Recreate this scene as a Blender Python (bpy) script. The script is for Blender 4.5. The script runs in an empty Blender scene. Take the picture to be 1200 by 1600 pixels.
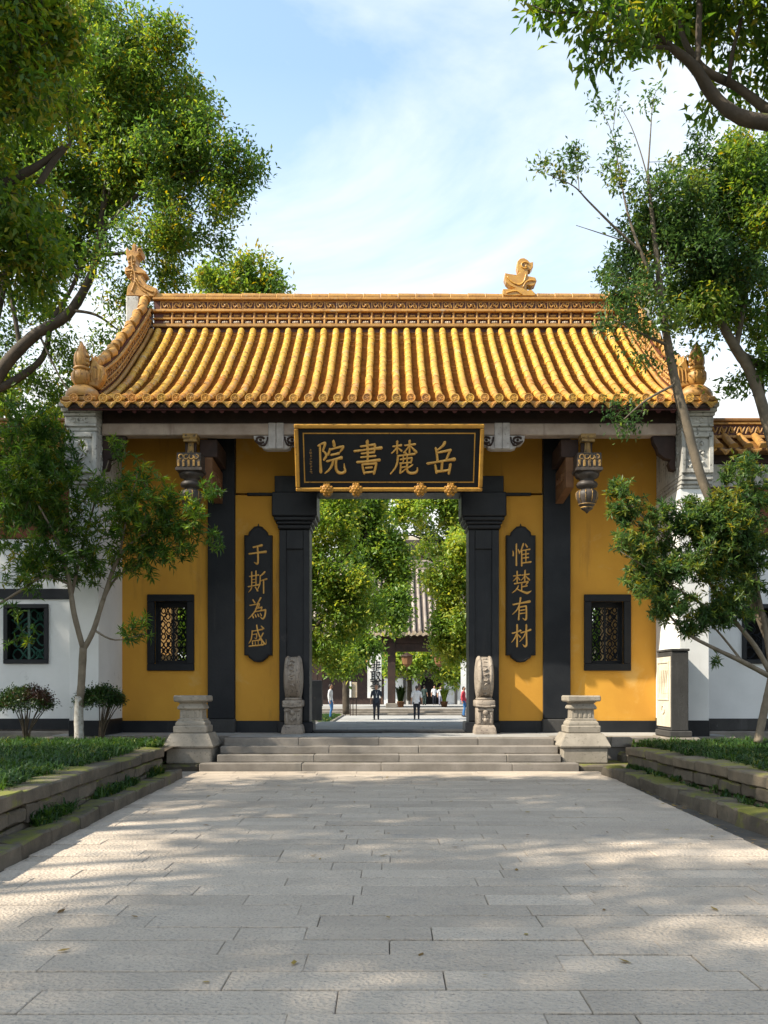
import bpy, math, random
import numpy as np
from mathutils import Vector, Matrix
random.seed(7)
SC = bpy.context.scene
# ---------------------------------------------------------------- camera
CX, HY, F, H = 608.0, 1075.0, 1430.0, 1.5
cam_d = bpy.data.cameras.new('camera'); cam = bpy.data.objects.new('camera', cam_d); SC.collection.objects.link(cam)
cam.location = (0, 0, H); cam.rotation_euler = (math.radians(90), 0, 0)
cam_d.sensor_fit = 'VERTICAL'; cam_d.sensor_height = 36; cam_d.lens = F / 1600 * 36
cam_d.shift_x = -(CX - 600) / 1600; cam_d.shift_y = (HY - 800) / 1600
cam_d.clip_start = 0.1; cam_d.clip_end = 3000
SC.camera = cam
# ---------------------------------------------------------------- light
TOSUN = Vector((-2.45, -1.0, 2.5)).normalized()
ELEV = math.asin(TOSUN.z)
world = bpy.data.worlds.new("World"); SC.world = world; world.use_nodes = True
wn = world.node_tree; wn.nodes.clear()
sky = wn.nodes.new('ShaderNodeTexSky'); sky.sky_type = 'NISHITA'; sky.sun_disc = False
sky.sun_elevation = ELEV; sky.sun_rotation = math.atan2(TOSUN.x, TOSUN.y)
sky.air_density = 1.0; sky.dust_density = 1.0; sky.ozone_density = 1.0
tc = wn.nodes.new('ShaderNodeTexCoord')
mp = wn.nodes.new('ShaderNodeMapping'); mp.inputs['Scale'].default_value = (1.0, 1.0, 2.2); mp.inputs['Rotation'].default_value = (0.2, 0.5, 0.3)
wn.links.new(tc.outputs['Generated'], mp.inputs['Vector'])
cn = wn.nodes.new('ShaderNodeTexNoise'); cn.inputs['Scale'].default_value = 1.9; cn.inputs['Detail'].default_value = 9; cn.inputs['Roughness'].default_value = .56; cn.inputs['Distortion'].default_value = .5
wn.links.new(mp.outputs['Vector'], cn.inputs['Vector'])
cr = wn.nodes.new('ShaderNodeValToRGB'); cr.color_ramp.elements[0].position = .44; cr.color_ramp.elements[0].color = (0, 0, 0, 1)
cr.color_ramp.elements[1].position = .70; cr.color_ramp.elements[1].color = (1, 1, 1, 1)
wn.links.new(cn.outputs['Fac'], cr.inputs['Fac'])
# thin high haze low over the horizon, all the way round
sx = wn.nodes.new('ShaderNodeSeparateXYZ'); wn.links.new(tc.outputs['Generated'], sx.inputs[0])
hz = wn.nodes.new('ShaderNodeMapRange'); hz.inputs['From Min'].default_value = 0.05; hz.inputs['From Max'].default_value = .56
hz.inputs['To Min'].default_value = .93; hz.inputs['To Max'].default_value = 0.12
wn.links.new(sx.outputs['Z'], hz.inputs['Value'])
mx = wn.nodes.new('ShaderNodeMath'); mx.operation = 'MAXIMUM'
mu = wn.nodes.new('ShaderNodeMath'); mu.operation = 'MULTIPLY'; mu.inputs[1].default_value = .85
wn.links.new(cr.outputs['Color'], mu.inputs[0])
ad = wn.nodes.new('ShaderNodeMath'); ad.operation = 'ADD'; ad.use_clamp = True
wn.links.new(mu.outputs[0], ad.inputs[0]); wn.links.new(hz.outputs[0], ad.inputs[1])
mixs = wn.nodes.new('ShaderNodeMixRGB'); mixs.inputs['Color2'].default_value = (2.72, 2.77, 2.76, 1)
tn = wn.nodes.new('ShaderNodeMixRGB'); tn.blend_type = 'MULTIPLY'; tn.inputs['Fac'].default_value = 1; tn.inputs['Color2'].default_value = (.74, .82, .77, 1)
wn.links.new(sky.outputs['Color'], tn.inputs['Color1']); wn.links.new(tn.outputs[0], mixs.inputs['Color1']); wn.links.new(ad.outputs[0], mixs.inputs['Fac'])
bg = wn.nodes.new('ShaderNodeBackground'); bg.inputs['Strength'].default_value = .125
out = wn.nodes.new('ShaderNodeOutputWorld')
wn.links.new(mixs.outputs['Color'], bg.inputs['Color']); wn.links.new(bg.outputs[0], out.inputs[0])
sun_d = bpy.data.lights.new('sun', 'SUN'); sun_d.energy = 2.45; sun_d.angle = math.radians(.55); sun_d.color = (1, .91, .76)
sun = bpy.data.objects.new('sun', sun_d); SC.collection.objects.link(sun)
sun.rotation_euler = TOSUN.to_track_quat('Z', 'Y').to_euler(); sun.location = (0, 0, 60)
SC.view_settings.view_transform = 'Standard'; SC.view_settings.look = 'None'; SC.view_settings.gamma = 1
SC.view_settings.use_curve_mapping = False; SC.view_settings.exposure = 1.95
SC.cycles.use_denoising = True; SC.cycles.max_bounces = 8; SC.cycles.diffuse_bounces = 5; SC.cycles.transparent_max_bounces = 8
SC.cycles.sample_clamp_indirect = 6
# ---------------------------------------------------------------- helpers
def P(px, py, Y):                       # a point of the place: photo pixel and its distance
    return Vector(((px - CX) * Y / F, Y, H - (py - HY) * Y / F))
def U(a, b): return random.uniform(a, b)
WL = {}
def wl(o): return WL[o.name] if o else Vector((0, 0, 0))
def thing(name, label, cat, loc=(0, 0, 0), group=None, kind=None):
    o = bpy.data.objects.new(name, None); SC.collection.objects.link(o); o.location = loc
    o.empty_display_size = .2
    WL[o.name] = Vector(loc); o['label'] = label; o['category'] = cat
    if group: o['group'] = group
    if kind: o['kind'] = kind
    return o
def place(o, world, parent=None):
    WL[o.name] = Vector(world)
    if parent: o.parent = parent; o.location = Vector(world) - wl(parent)
    else: o.location = world
def dup(o, world, parent=None, rot=None, scale=None):   # a copy that shares its mesh
    c = o.copy(); SC.collection.objects.link(c); c.parent = None
    place(c, world, parent)
    if rot is not None: c.rotation_euler = rot
    if scale is not None: c.scale = scale
    return c
class MB:
    def __init__(s): s.v = []; s.f = []
    def add(s, vs, fs):
        n = len(s.v); s.v += [tuple(p) for p in vs]; s.f += [tuple(i + n for i in f) for f in fs]
    def box(s, x0, x1, y0, y1, z0, z1, b=0, jit=0, M=None):
        if b <= 0:
            vs = [(x, y, z) for z in (z0, z1) for y in (y0, y1) for x in (x0, x1)]
            fs = [(0, 2, 3, 1), (4, 5, 7, 6), (0, 1, 5, 4), (2, 6, 7, 3), (0, 4, 6, 2), (1, 3, 7, 5)]
        else:
            b = min(b, (x1 - x0) * .45, (y1 - y0) * .45, (z1 - z0) * .45)
            vs = []; ix = {}
            for X in (0, 1):
                for Y in (0, 1):
                    for Z in (0, 1):
                        c = ((x0, x1)[X], (y0, y1)[Y], (z0, z1)[Z]); d = ((1, -1)[X] * b, (1, -1)[Y] * b, (1, -1)[Z] * b)
                        j = (U(-jit, jit), U(-jit, jit), U(-jit, jit)) if jit else (0, 0, 0)
                        for a in range(3):
                            ix[(X, Y, Z, a)] = len(vs)
                            vs.append(tuple(c[k] + j[k] + (0 if k == a else d[k]) for k in range(3)))
            g = lambda X, Y, Z, a: ix[(X, Y, Z, a)]
            fs = []
            for q in (0, 1):
                r = [g(q, 0, 0, 0), g(q, 1, 0, 0), g(q, 1, 1, 0), g(q, 0, 1, 0)]; fs.append(r if q else r[::-1])
                r = [g(0, q, 0, 1), g(0, q, 1, 1), g(1, q, 1, 1), g(1, q, 0, 1)]; fs.append(r if q else r[::-1])
                r = [g(0, 0, q, 2), g(1, 0, q, 2), g(1, 1, q, 2), g(0, 1, q, 2)]; fs.append(r if q else r[::-1])
            for A in (0, 1):
                for B in (0, 1):
                    r = [g(0, A, B, 1), g(1, A, B, 1), g(1, A, B, 2), g(0, A, B, 2)]; fs.append(r if A == B else r[::-1])
                    r = [g(A, 0, B, 0), g(A, 1, B, 0), g(A, 1, B, 2), g(A, 0, B, 2)]; fs.append(r[::-1] if A == B else r)
                    r = [g(A, B, 0, 0), g(A, B, 1, 0), g(A, B, 1, 1), g(A, B, 0, 1)]; fs.append(r if A == B else r[::-1])
            for X in (0, 1):
                for Y in (0, 1):
                    for Z in (0, 1):
                        r = [g(X, Y, Z, 0), g(X, Y, Z, 1), g(X, Y, Z, 2)]; fs.append(r if (X + Y + Z) % 2 else r[::-1])
        if M is not None: vs = [M @ Vector(p) for p in vs]
        s.add(vs, fs)
    def tube(s, pts, rad, n=8, caps=True, flat=1.0):
        pts = [Vector(p) for p in pts]; m = len(pts)
        if not hasattr(rad, '__len__'): rad = [rad] * m
        up = None; vs = []; fs = []
        for i, p in enumerate(pts):
            t = (pts[min(i + 1, m - 1)] - pts[max(i - 1, 0)])
            t = t.normalized() if t.length > 1e-9 else Vector((0, 0, 1))
            if up is None:
                up = Vector((0, 0, 1)) if abs(t.z) < .9 else Vector((0, 1, 0))
            a = t.cross(up)
            a = a.normalized() if a.length > 1e-6 else t.orthogonal().normalized()
            b = a.cross(t).normalized(); up = b
            for k in range(n):
                w = 2 * math.pi * k / n
                vs.append(p + a * math.cos(w) * rad[i] + b * math.sin(w) * rad[i] * flat)
        for i in range(m - 1):
            for k in range(n):
                k2 = (k + 1) % n
                fs.append((i * n + k, i * n + k2, (i + 1) * n + k2, (i + 1) * n + k))
        if caps:
            fs.append(tuple(range(n))[::-1]); fs.append(tuple((m - 1) * n + k for k in range(n)))
        s.add(vs, fs)
    def lathe(s, prof, c, n=16, axis='z', rot=0.0, sx=1.0, sy=1.0):
        c = Vector(c); vs = []; fs = []
        for r, h in prof:
            for k in range(n):
                w = 2 * math.pi * (k + rot) / n
                a, b = math.cos(w) * r * sx, math.sin(w) * r * sy
                vs.append(c + (Vector((a, b, h)) if axis == 'z' else Vector((h, a, b)) if axis == 'x' else Vector((b, h, a))))
        m = len(prof)
        for i in range(m - 1):
            for k in range(n):
                k2 = (k + 1) % n
                fs.append((i * n + k, i * n + k2, (i + 1) * n + k2, (i + 1) * n + k))
        fs.append(tuple(range(n))[::-1]); fs.append(tuple((m - 1) * n + k for k in range(n)))
        s.add(vs, fs)
    def stack(s, prof, c, ratio=1.0):      # square moulding: list of (half width, z)
        q = math.sqrt(2)
        s.lathe([(w * q, z) for w, z in prof], c, 4, 'z', .5, 1.0, ratio)
    def prism(s, outline, y0, y1, b=0.0):  # outline in (x, z), extruded along y, front edge chamfered by b
        n = len(outline); vs = []; fs = []
        if b > 0:
            ins = inset(outline, b)
            rings = [([p for p in ins], y0), (outline, y0 + b), (outline, y1)]
        else: rings = [(outline, y0), (outline, y1)]
        for o, y in rings: vs += [(x, y, z) for x, z in o]
        m = len(rings)
        for i in range(m - 1):
            for k in range(n):
                k2 = (k + 1) % n; fs.append((i * n + k, i * n + k2, (i + 1) * n + k2, (i + 1) * n + k))
        fs.append(tuple(range(n))[::-1]); fs.append(tuple((m - 1) * n + k for k in range(n)))
        s.add(vs, fs)
    def ball(s, c, r, n=10, sc=(1, 1, 1)):
        k = max(4, n // 2); prof = []
        for i in range(k + 1):
            a = -math.pi / 2 + math.pi * i / k
            prof.append((max(1e-4, math.cos(a)) * r, math.sin(a) * r * sc[2]))
        s.lathe(prof, c, n, 'z', 0, sc[0], sc[1])
    def xf(s, M):
        s.v = [tuple(M @ Vector(p)) for p in s.v]; return s
    def build(s, name, mat, parent=None, smooth=False, kind=None, origin=None, fixn=True, auto=None):
        me = bpy.data.meshes.new(name)
        a = np.array(s.v, dtype=float)
        o0 = np.array(origin) if origin is not None else np.array([(a[:, 0].min() + a[:, 0].max()) / 2, (a[:, 1].min() + a[:, 1].max()) / 2, a[:, 2].min()])
        a = a - o0
        me.from_pydata(a.tolist(), [], s.f)
        if fixn:
            import bmesh
            bm = bmesh.new(); bm.from_mesh(me); bmesh.ops.recalc_face_normals(bm, faces=bm.faces); bm.to_mesh(me); bm.free()
        if smooth: me.polygons.foreach_set('use_smooth', [True] * len(me.polygons))
        if auto is not None: me.polygons.foreach_set('use_smooth', [True] * len(me.polygons)); me.set_sharp_from_angle(angle=math.radians(auto))
        me.materials.append(mat); me.update()
        o = bpy.data.objects.new(name, me); SC.collection.objects.link(o)
        place(o, o0.tolist(), parent)
        if kind: o['kind'] = kind
        return o
def tag(o, label, cat, group=None, kind=None):
    o['label'] = label; o['category'] = cat
    if group: o['group'] = group
    if kind: o['kind'] = kind
    return o
def inset(o, b):
    n = len(o); A = sum(o[i][0] * o[(i + 1) % n][1] - o[(i + 1) % n][0] * o[i][1] for i in range(n)); sg = 1 if A > 0 else -1
    r = []
    for i in range(n):
        p, q, t = Vector(o[i - 1]), Vector(o[i]), Vector(o[(i + 1) % n])
        d1 = (q - p).normalized() if (q - p).length > 1e-9 else Vector((1, 0)); d2 = (t - q).normalized() if (t - q).length > 1e-9 else d1
        n1 = Vector((-d1.y, d1.x)) * sg; n2 = Vector((-d2.y, d2.x)) * sg
        m = n1 + n2; m = m.normalized() if m.length > .2 else n1
        k = b / max(.5, m.dot(n1)); q2 = q + m * k; r.append((q2.x, q2.y))
    return r
def smooth_path(pts, k=6):
    pts = [tuple(p) for p in pts]; a = np.array(pts, dtype=float); out = []
    n = len(a)
    if n < 3: 
        return [tuple(a[0] + (a[1] - a[0]) * i / k) for i in range(k + 1)]
    for i in range(n - 1):
        p0 = a[max(i - 1, 0)]; p1 = a[i]; p2 = a[i + 1]; p3 = a[min(i + 2, n - 1)]
        for j in range(k):
            t = j / k
            out.append(tuple(.5 * (2 * p1 + (p2 - p0) * t + (2 * p0 - 5 * p1 + 4 * p2 - p3) * t * t + (3 * p1 - p0 - 3 * p2 + p3) * t ** 3)))
    out.append(tuple(a[-1])); return out
def raw_mesh(name, v, quads, mat, parent=None, kind=None, attr=None, smooth=False, origin=(0, 0, 0)):
    v = np.asarray(v, dtype=np.float32) - np.asarray(origin, dtype=np.float32); q = np.asarray(quads, dtype=np.int32); nv = q.shape[1]
    me = bpy.data.meshes.new(name); me.vertices.add(len(v)); me.vertices.foreach_set('co', v.ravel())
    me.loops.add(q.size); me.loops.foreach_set('vertex_index', q.ravel())
    me.polygons.add(len(q)); me.polygons.foreach_set('loop_start', np.arange(len(q), dtype=np.int32) * nv)
    try: me.polygons.foreach_set('loop_total', np.full(len(q), nv, dtype=np.int32))
    except Exception: pass
    if smooth: me.polygons.foreach_set('use_smooth', [True] * len(q))
    me.update(calc_edges=True)
    if attr is not None:
        at = me.attributes.new('tint', 'FLOAT', 'FACE'); at.data.foreach_set('value', np.asarray(attr, dtype=np.float32))
    me.materials.append(mat)
    o = bpy.data.objects.new(name, me); SC.collection.objects.link(o); place(o, origin, parent)
    if kind: o['kind'] = kind
    return o
# ---------------------------------------------------------------- materials
def C4(c): return (c[0], c[1], c[2], 1)
def pmat(name, base, var=None, scale=2.0, rough=.8, bump=.25, bscale=30.0, rnd=.0, spots=None, streak=None, spec=.3, coat=0.0, metal=0.0, fine=None, moss=None, vor=None, rvar=.12, hue=0.0):
    m = bpy.data.materials.new(name); m.use_nodes = True; nt = m.node_tree; N = nt.nodes; L = nt.links
    b = N['Principled BSDF']; b.inputs['Roughness'].default_value = rough; b.inputs['Metallic'].default_value = metal
    b.inputs['Specular IOR Level'].default_value = spec
    if coat: b.inputs['Coat Weight'].default_value = coat; b.inputs['Coat Roughness'].default_value = .25
    geo = N.new('ShaderNodeNewGeometry'); oi = N.new('ShaderNodeObjectInfo')
    off = N.new('ShaderNodeVectorMath'); off.operation = 'MULTIPLY_ADD'
    cmb = N.new('ShaderNodeCombineXYZ')
    for k in range(3): L.new(oi.outputs['Random'], cmb.inputs[k])
    off.inputs[1].default_value = (7.3, 5.1, 9.7) if rnd else (0, 0, 0)
    L.new(cmb.outputs[0], off.inputs[0]); L.new(geo.outputs['Position'], off.inputs[2])
    pos = off.outputs[0]
    def noise(sc, det=6, ro=.6, vec=None, dist=0):
        n = N.new('ShaderNodeTexNoise'); n.inputs['Scale'].default_value = sc; n.inputs['Detail'].default_value = det; n.inputs['Roughness'].default_value = ro; n.inputs['Distortion'].default_value = dist
        L.new(vec or pos, n.inputs['Vector']); return n.outputs['Fac']
    def ramp(f, a, c):
        r = N.new('ShaderNodeMapRange'); r.inputs['From Min'].default_value = a; r.inputs['From Max'].default_value = c; L.new(f, r.inputs['Value']); return r.outputs[0]
    def mix(c1, c2, f, mode='MIX'):
        x = N.new('ShaderNodeMixRGB'); x.blend_type = mode
        if isinstance(f, (int, float)): x.inputs['Fac'].default_value = f
        else: L.new(f, x.inputs['Fac'])
        for s_, c in (('Color1', c1), ('Color2', c2)):
            if isinstance(c, tuple): x.inputs[s_].default_value = C4(c)
            else: L.new(c, x.inputs[s_])
        return x.outputs[0]
    n1 = noise(scale); col = base
    if var: col = mix(base, var, ramp(n1, .35, .68))
    else: col = mix(base, tuple(c * .86 for c in base), ramp(n1, .35, .68))
    if fine: col = mix(col, fine[0], ramp(noise(fine[1], 3), fine[2], fine[2] + .12))
    if streak:
        mpn = N.new('ShaderNodeMapping'); mpn.inputs['Scale'].default_value = (streak[1], streak[1], streak[1] * .12); L.new(pos, mpn.inputs['Vector'])
        col = mix(col, streak[0], ramp(noise(1, 6, .65, mpn.outputs[0]), streak[2], streak[2] + .2))
    if spots: col = mix(col, spots[0], ramp(noise(spots[1], 7, .68, None, .4), spots[2], spots[2] + .14))
    if moss:
        sp = N.new('ShaderNodeSeparateXYZ'); L.new(geo.outputs['Normal'], sp.inputs[0])
        a = N.new('ShaderNodeMath'); a.operation = 'MULTIPLY_ADD'; a.inputs[1].default_value = .16; L.new(sp.outputs['Z'], a.inputs[0]); L.new(noise(moss[1], 7, .7), a.inputs[2])
        col = mix(col, moss[0], ramp(a.outputs[0], moss[2], moss[2] + .12))
    if rnd:
        hv = N.new('ShaderNodeHueSaturation'); mr = N.new('ShaderNodeMapRange'); mr.inputs['To Min'].default_value = 1 - rnd; mr.inputs['To Max'].default_value = 1 + rnd
        L.new(oi.outputs['Random'], mr.inputs['Value']); L.new(mr.outputs[0], hv.inputs['Value'])
        if hue:
            w = N.new('ShaderNodeTexWhiteNoise'); w.noise_dimensions = '1D'; L.new(oi.outputs['Random'], w.inputs['W'])
            m2 = N.new('ShaderNodeMapRange'); m2.inputs['To Min'].default_value = .5 - hue; m2.inputs['To Max'].default_value = .5 + hue; L.new(w.outputs['Value'], m2.inputs['Value']); L.new(m2.outputs[0], hv.inputs['Hue'])
        L.new(col, hv.inputs['Color']) if not isinstance(col, tuple) else None
        col = hv.outputs[0]
    L.new(col, b.inputs['Base Color'])
    rr = N.new('ShaderNodeMapRange'); rr.inputs['To Min'].default_value = max(.05, rough - rvar); rr.inputs['To Max'].default_value = min(1, rough + rvar); L.new(noise(scale * 4 + 3), rr.inputs['Value']); L.new(rr.outputs[0], b.inputs['Roughness'])
    if bump:
        bp = N.new('ShaderNodeBump'); bp.inputs['Strength'].default_value = bump; bp.inputs['Distance'].default_value = .012
        h = noise(bscale, 5, .65)
        if vor:
            v = N.new('ShaderNodeTexVoronoi'); v.inputs['Scale'].default_value = vor; L.new(pos, v.inputs['Vector'])
            ad = N.new('ShaderNodeMath'); L.new(h, ad.inputs[0]); L.new(v.outputs['Distance'], ad.inputs[1]); h = ad.outputs[0]
        L.new(h, bp.inputs['Height']); L.new(bp.outputs[0], b.inputs['Normal'])
    return m
def leafmat(name, stops, trans=.35, rough=.42):
    m = bpy.data.materials.new(name); m.use_nodes = True; nt = m.node_tree; N = nt.nodes; L = nt.links
    b = N['Principled BSDF']; b.inputs['Roughness'].default_value = rough; b.inputs['Specular IOR Level'].default_value = .35
    at = N.new('ShaderNodeAttribute'); at.attribute_name = 'tint'
    r = N.new('ShaderNodeValToRGB'); e = r.color_ramp.elements
    e[0].position = stops[0][0]; e[0].color = C4(stops[0][1]); e[1].position = stops[-1][0]; e[1].color = C4(stops[-1][1])
    for p, c in stops[1:-1]: x = e.new(p); x.color = C4(c)
    L.new(at.outputs['Fac'], r.inputs['Fac'])
    L.new(r.outputs[0], b.inputs['Base Color'])
    t = N.new('ShaderNodeBsdfTranslucent'); hv = N.new('ShaderNodeHueSaturation'); hv.inputs['Saturation'].default_value = 1.1; hv.inputs['Value'].default_value = 1.7; hv.inputs['Hue'].default_value = .485
    L.new(r.outputs[0], hv.inputs['Color']); L.new(hv.outputs[0], t.inputs['Color'])
    ms = N.new('ShaderNodeMixShader'); ms.inputs['Fac'].default_value = trans
    L.new(b.outputs[0], ms.inputs[1]); L.new(t.outputs[0], ms.inputs[2]); L.new(ms.outputs[0], N['Material Output'].inputs['Surface'])
    return m
M = {}
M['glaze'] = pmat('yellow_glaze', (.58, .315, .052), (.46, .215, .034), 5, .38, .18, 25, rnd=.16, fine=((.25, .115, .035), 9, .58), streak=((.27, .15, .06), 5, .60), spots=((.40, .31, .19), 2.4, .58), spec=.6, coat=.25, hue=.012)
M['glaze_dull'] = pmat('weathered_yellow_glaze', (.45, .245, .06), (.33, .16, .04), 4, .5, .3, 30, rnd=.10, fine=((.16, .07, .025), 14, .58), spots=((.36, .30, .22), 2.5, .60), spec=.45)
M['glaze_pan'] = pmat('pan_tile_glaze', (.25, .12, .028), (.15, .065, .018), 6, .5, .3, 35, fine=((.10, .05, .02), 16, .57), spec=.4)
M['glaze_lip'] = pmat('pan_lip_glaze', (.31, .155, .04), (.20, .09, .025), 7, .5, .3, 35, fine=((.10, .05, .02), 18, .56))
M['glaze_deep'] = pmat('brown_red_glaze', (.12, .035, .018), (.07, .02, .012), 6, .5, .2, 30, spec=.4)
M['pale_relief'] = pmat('pale_relief_glaze', (.45, .38, .30), (.36, .26, .16), 9, .6, .3, 40, rnd=.15)
M['yellow'] = pmat('yellow_limewash', (.59, .305, .045), (.50, .245, .037), .8, .85, .15, 22, streak=((.33, .165, .04), 2.6, .56), spots=((.56, .33, .09), 1.3, .60), spec=.2)
M['white'] = pmat('white_limewash', (.73, .73, .72), (.64, .64, .63), 1.1, .88, .15, 20, streak=((.45, .44, .41), 2.4, .58), spots=((.22, .22, .21), 1.5, .655), spec=.2)
M['black'] = pmat('black_lacquer', (.008, .009, .0115), (.012, .0135, .016), 2.2, .55, .15, 24, streak=((.022, .023, .025), 2.0, .64), spec=.25)
M['black_stone'] = pmat('black_stone', (.010, .0115, .015), (.018, .020, .023), 1.6, .42, .25, 18, streak=((.042, .041, .04), 1.8, .58), spots=((.07, .066, .062), 1.5, .66), spec=.22)
M['board'] = pmat('board_lacquer', (.007, .0075, .0095), (.010, .011, .013), 3, .45, .08, 20, spec=.25)
M['gold'] = pmat('old_gilding', (.66, .37, .085), (.50, .26, .05), 8, .45, .25, 40, fine=((.24, .12, .03), 22, .66), metal=.12, spec=.5)
M['goldframe'] = pmat('gilt_frame', (.50, .26, .035), (.36, .17, .025), 5, .45, .2, 30, fine=((.13, .06, .02), 13, .62), metal=.2, spec=.5)
M['wood'] = pmat('weathered_beam', (.47, .385, .325), (.31, .24, .20), 2.2, .8, .35, 20, streak=((.12, .075, .06), 3, .60), spots=((.34, .28, .24), 2.4, .58))
M['wood_dark'] = pmat('dark_timber', (.028, .018, .016), (.05, .028, .022), 3, .7, .3, 22)
M['wood_brown'] = pmat('brown_timber', (.20, .10, .045), (.13, .06, .03), 4, .7, .3, 22)
M['rafter'] = pmat('dark_red_rafter', (.075, .02, .02), (.045, .016, .018), 6, .5, .2, 24, rnd=.2)
M['bracket'] = pmat('whitened_wood', (.50, .47, .45), (.36, .33, .31), 7, .8, .3, 30, fine=((.10, .09, .085), 16, .64))
M['corbel'] = pmat('aged_white_stone', (.50, .49, .46), (.36, .35, .325), 4, .85, .4, 26, fine=((.09, .09, .08), 11, .58), streak=((.12, .118, .11), 3.4, .53))
M['granite'] = pmat('paving_granite', (.47, .395, .315), (.39, .325, .257), 1.1, .78, .95, 34, rnd=.10, fine=((.27, .24, .205), 55, .56), spots=((.29, .262, .23), .9, .62), vor=38, spec=.3)
M['joint'] = pmat('joint_earth', (.085, .076, .064), (.05, .045, .038), 4, .95, .3, 40)
M['stepstone'] = pmat('step_stone', (.235, .21, .182), (.145, .128, .108), 2.0, .8, .5, 40, rnd=.12, fine=((.15, .14, .12), 26, .60), streak=((.13, .125, .11), 3, .60), moss=((.11, .105, .05), 2.6, .74))
M['carved'] = pmat('carved_stone', (.31, .275, .225), (.21, .185, .15), 3.0, .82, .5, 40, fine=((.16, .14, .11), 20, .58), streak=((.15, .13, .10), 4, .58), moss=((.16, .15, .075), 3, .78))
M['drum'] = pmat('drum_stone', (.34, .29, .235), (.22, .18, .145), 5, .7, .5, 45, fine=((.11, .09, .075), 18, .56))
M['greystone'] = pmat('grey_slab_stone', (.055, .053, .051), (.034, .033, .032), 2.4, .8, .4, 30, streak=((.08, .078, .075), 3, .56), spots=((.18, .175, .165), 2, .64))
M['palestone'] = pmat('pale_slab_stone', (.62, .56, .45), (.50, .44, .34), 3, .85, .35, 30, fine=((.20, .17, .12), 9, .68))  # on the stele this paleness stands for sun on one face
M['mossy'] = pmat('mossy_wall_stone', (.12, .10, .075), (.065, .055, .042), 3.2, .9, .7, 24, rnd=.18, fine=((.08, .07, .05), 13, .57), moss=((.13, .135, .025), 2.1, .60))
M['mossy_lit'] = pmat('mossy_lit_cap_stone', (.16, .128, .09), (.095, .077, .055), 3.0, .9, .65, 24, rnd=.16, fine=((.09, .08, .06), 13, .59), moss=((.17, .16, .03), 1.7, .62))  # lighter copy of the mossy stone, sunlight worked into its colour
M['soil'] = pmat('dark_soil', (.075, .058, .04), (.045, .036, .026), 3, .95, .6, 18, fine=((.13, .10, .05), 20, .64))
M['earth'] = pmat('ground_earth', (.14, .125, .085), (.08, .085, .04), .5, .95, .4, 6)
M['court'] = pmat('courtyard_paving', (.34, .33, .315), (.27, .265, .25), 1.2, .8, .3, 20)
M['bark'] = pmat('dark_bark', (.075, .058, .042), (.04, .033, .025), 5, .9, .9, 20, moss=((.085, .095, .025), 1.6, .66))
M['bark_pale'] = pmat('pale_bark', (.21, .17, .125), (.13, .105, .075), 6, .88, .7, 26, spots=((.27, .25, .20), 5, .62))
M['bark_slim'] = pmat('slim_tree_bark', (.15, .12, .085), (.09, .075, .055), 6, .88, .7, 26, spots=((.22, .20, .15), 6, .64))
M['lime'] = pmat('limewashed_trunk', (.40, .385, .35), (.24, .22, .19), 14, .9, .5, 40, fine=((.16, .14, .11), 22, .58))
M['twig'] = pmat('twig_bark', (.075, .058, .038), None, 6, .9, 0)
M['ceramic'] = pmat('green_ceramic', (.018, .075, .052), (.03, .10, .075), 7, .4, .2, 30, spec=.5)
M['dark'] = pmat('painted_interior_shade', (.016, .014, .013), None, 3, .85, .1)  # near black stands in for shade inside wall windows and the hall door
M['greytile'] = pmat('grey_roof_tile', (.33, .28, .235), (.22, .18, .155), 2.0, .85, .3, 25, rnd=.14)
M['greytile_dark'] = pmat('grey_pan_tile', (.075, .062, .055), (.05, .042, .038), 4, .9, .3, 25)
M['frieze'] = pmat('red_brown_frieze', (.17, .06, .03), (.10, .035, .02), 3, .85, .3, 22, fine=((.26, .14, .08), 9, .64))
M['gold_dim'] = pmat('worn_gilding', (.40, .24, .07), (.16, .10, .045), 9, .5, .3, 40, fine=((.05, .04, .03), 16, .55), metal=.1)
M['peg'] = pmat('dark_gilt_rosette', (.36, .17, .02), (.22, .10, .012), 14, .45, .3, 40, fine=((.06, .03, .01), 18, .58), metal=.15)
M['lotus'] = pmat('worn_lacquered_wood', (.075, .06, .05), (.035, .03, .028), 7, .5, .3, 30, streak=((.20, .15, .09), 9, .62))
M['tan'] = pmat('tan_plaster', (.34, .21, .075), (.26, .16, .06), 2, .85, .2, 20)
LM = {}
LM['camphor'] = leafmat('camphor_leaf', [(0, (.035, .08, .022)), (.4, (.075, .15, .028)), (.72, (.14, .215, .034)), (.95, (.22, .255, .035)), (1, (.26, .21, .025))], .55)
LM['near'] = leafmat('broad_leaf', [(0, (.03, .075, .015)), (.5, (.07, .14, .02)), (.85, (.15, .215, .026)), (1, (.24, .225, .03))], .58)
LM['slim'] = leafmat('slim_tree_leaf', [(0, (.032, .074, .024)), (.55, (.068, .132, .034)), (.9, (.15, .205, .036)), (1, (.24, .215, .028))], .45)
LM['whorl'] = leafmat('long_leaf', [(0, (.03, .08, .014)), (.5, (.07, .145, .022)), (.88, (.16, .23, .028)), (.97, (.27, .26, .025)), (1, (.27, .22, .02))], .42)
LM['court'] = leafmat('courtyard_leaf', [(0, (.07, .135, .025)), (.45, (.135, .235, .038)), (.8, (.24, .33, .05)), (1, (.36, .37, .055))], .45)
LM['far'] = leafmat('far_leaf', [(0, (.04, .085, .035)), (.6, (.08, .14, .045)), (1, (.19, .23, .05))], .4)
LM['shrub'] = leafmat('shrub_leaf', [(0, (.012, .035, .008)), (.6, (.03, .065, .012)), (.9, (.06, .10, .015)), (1, (.09, .04, .02))], .25)
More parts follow.
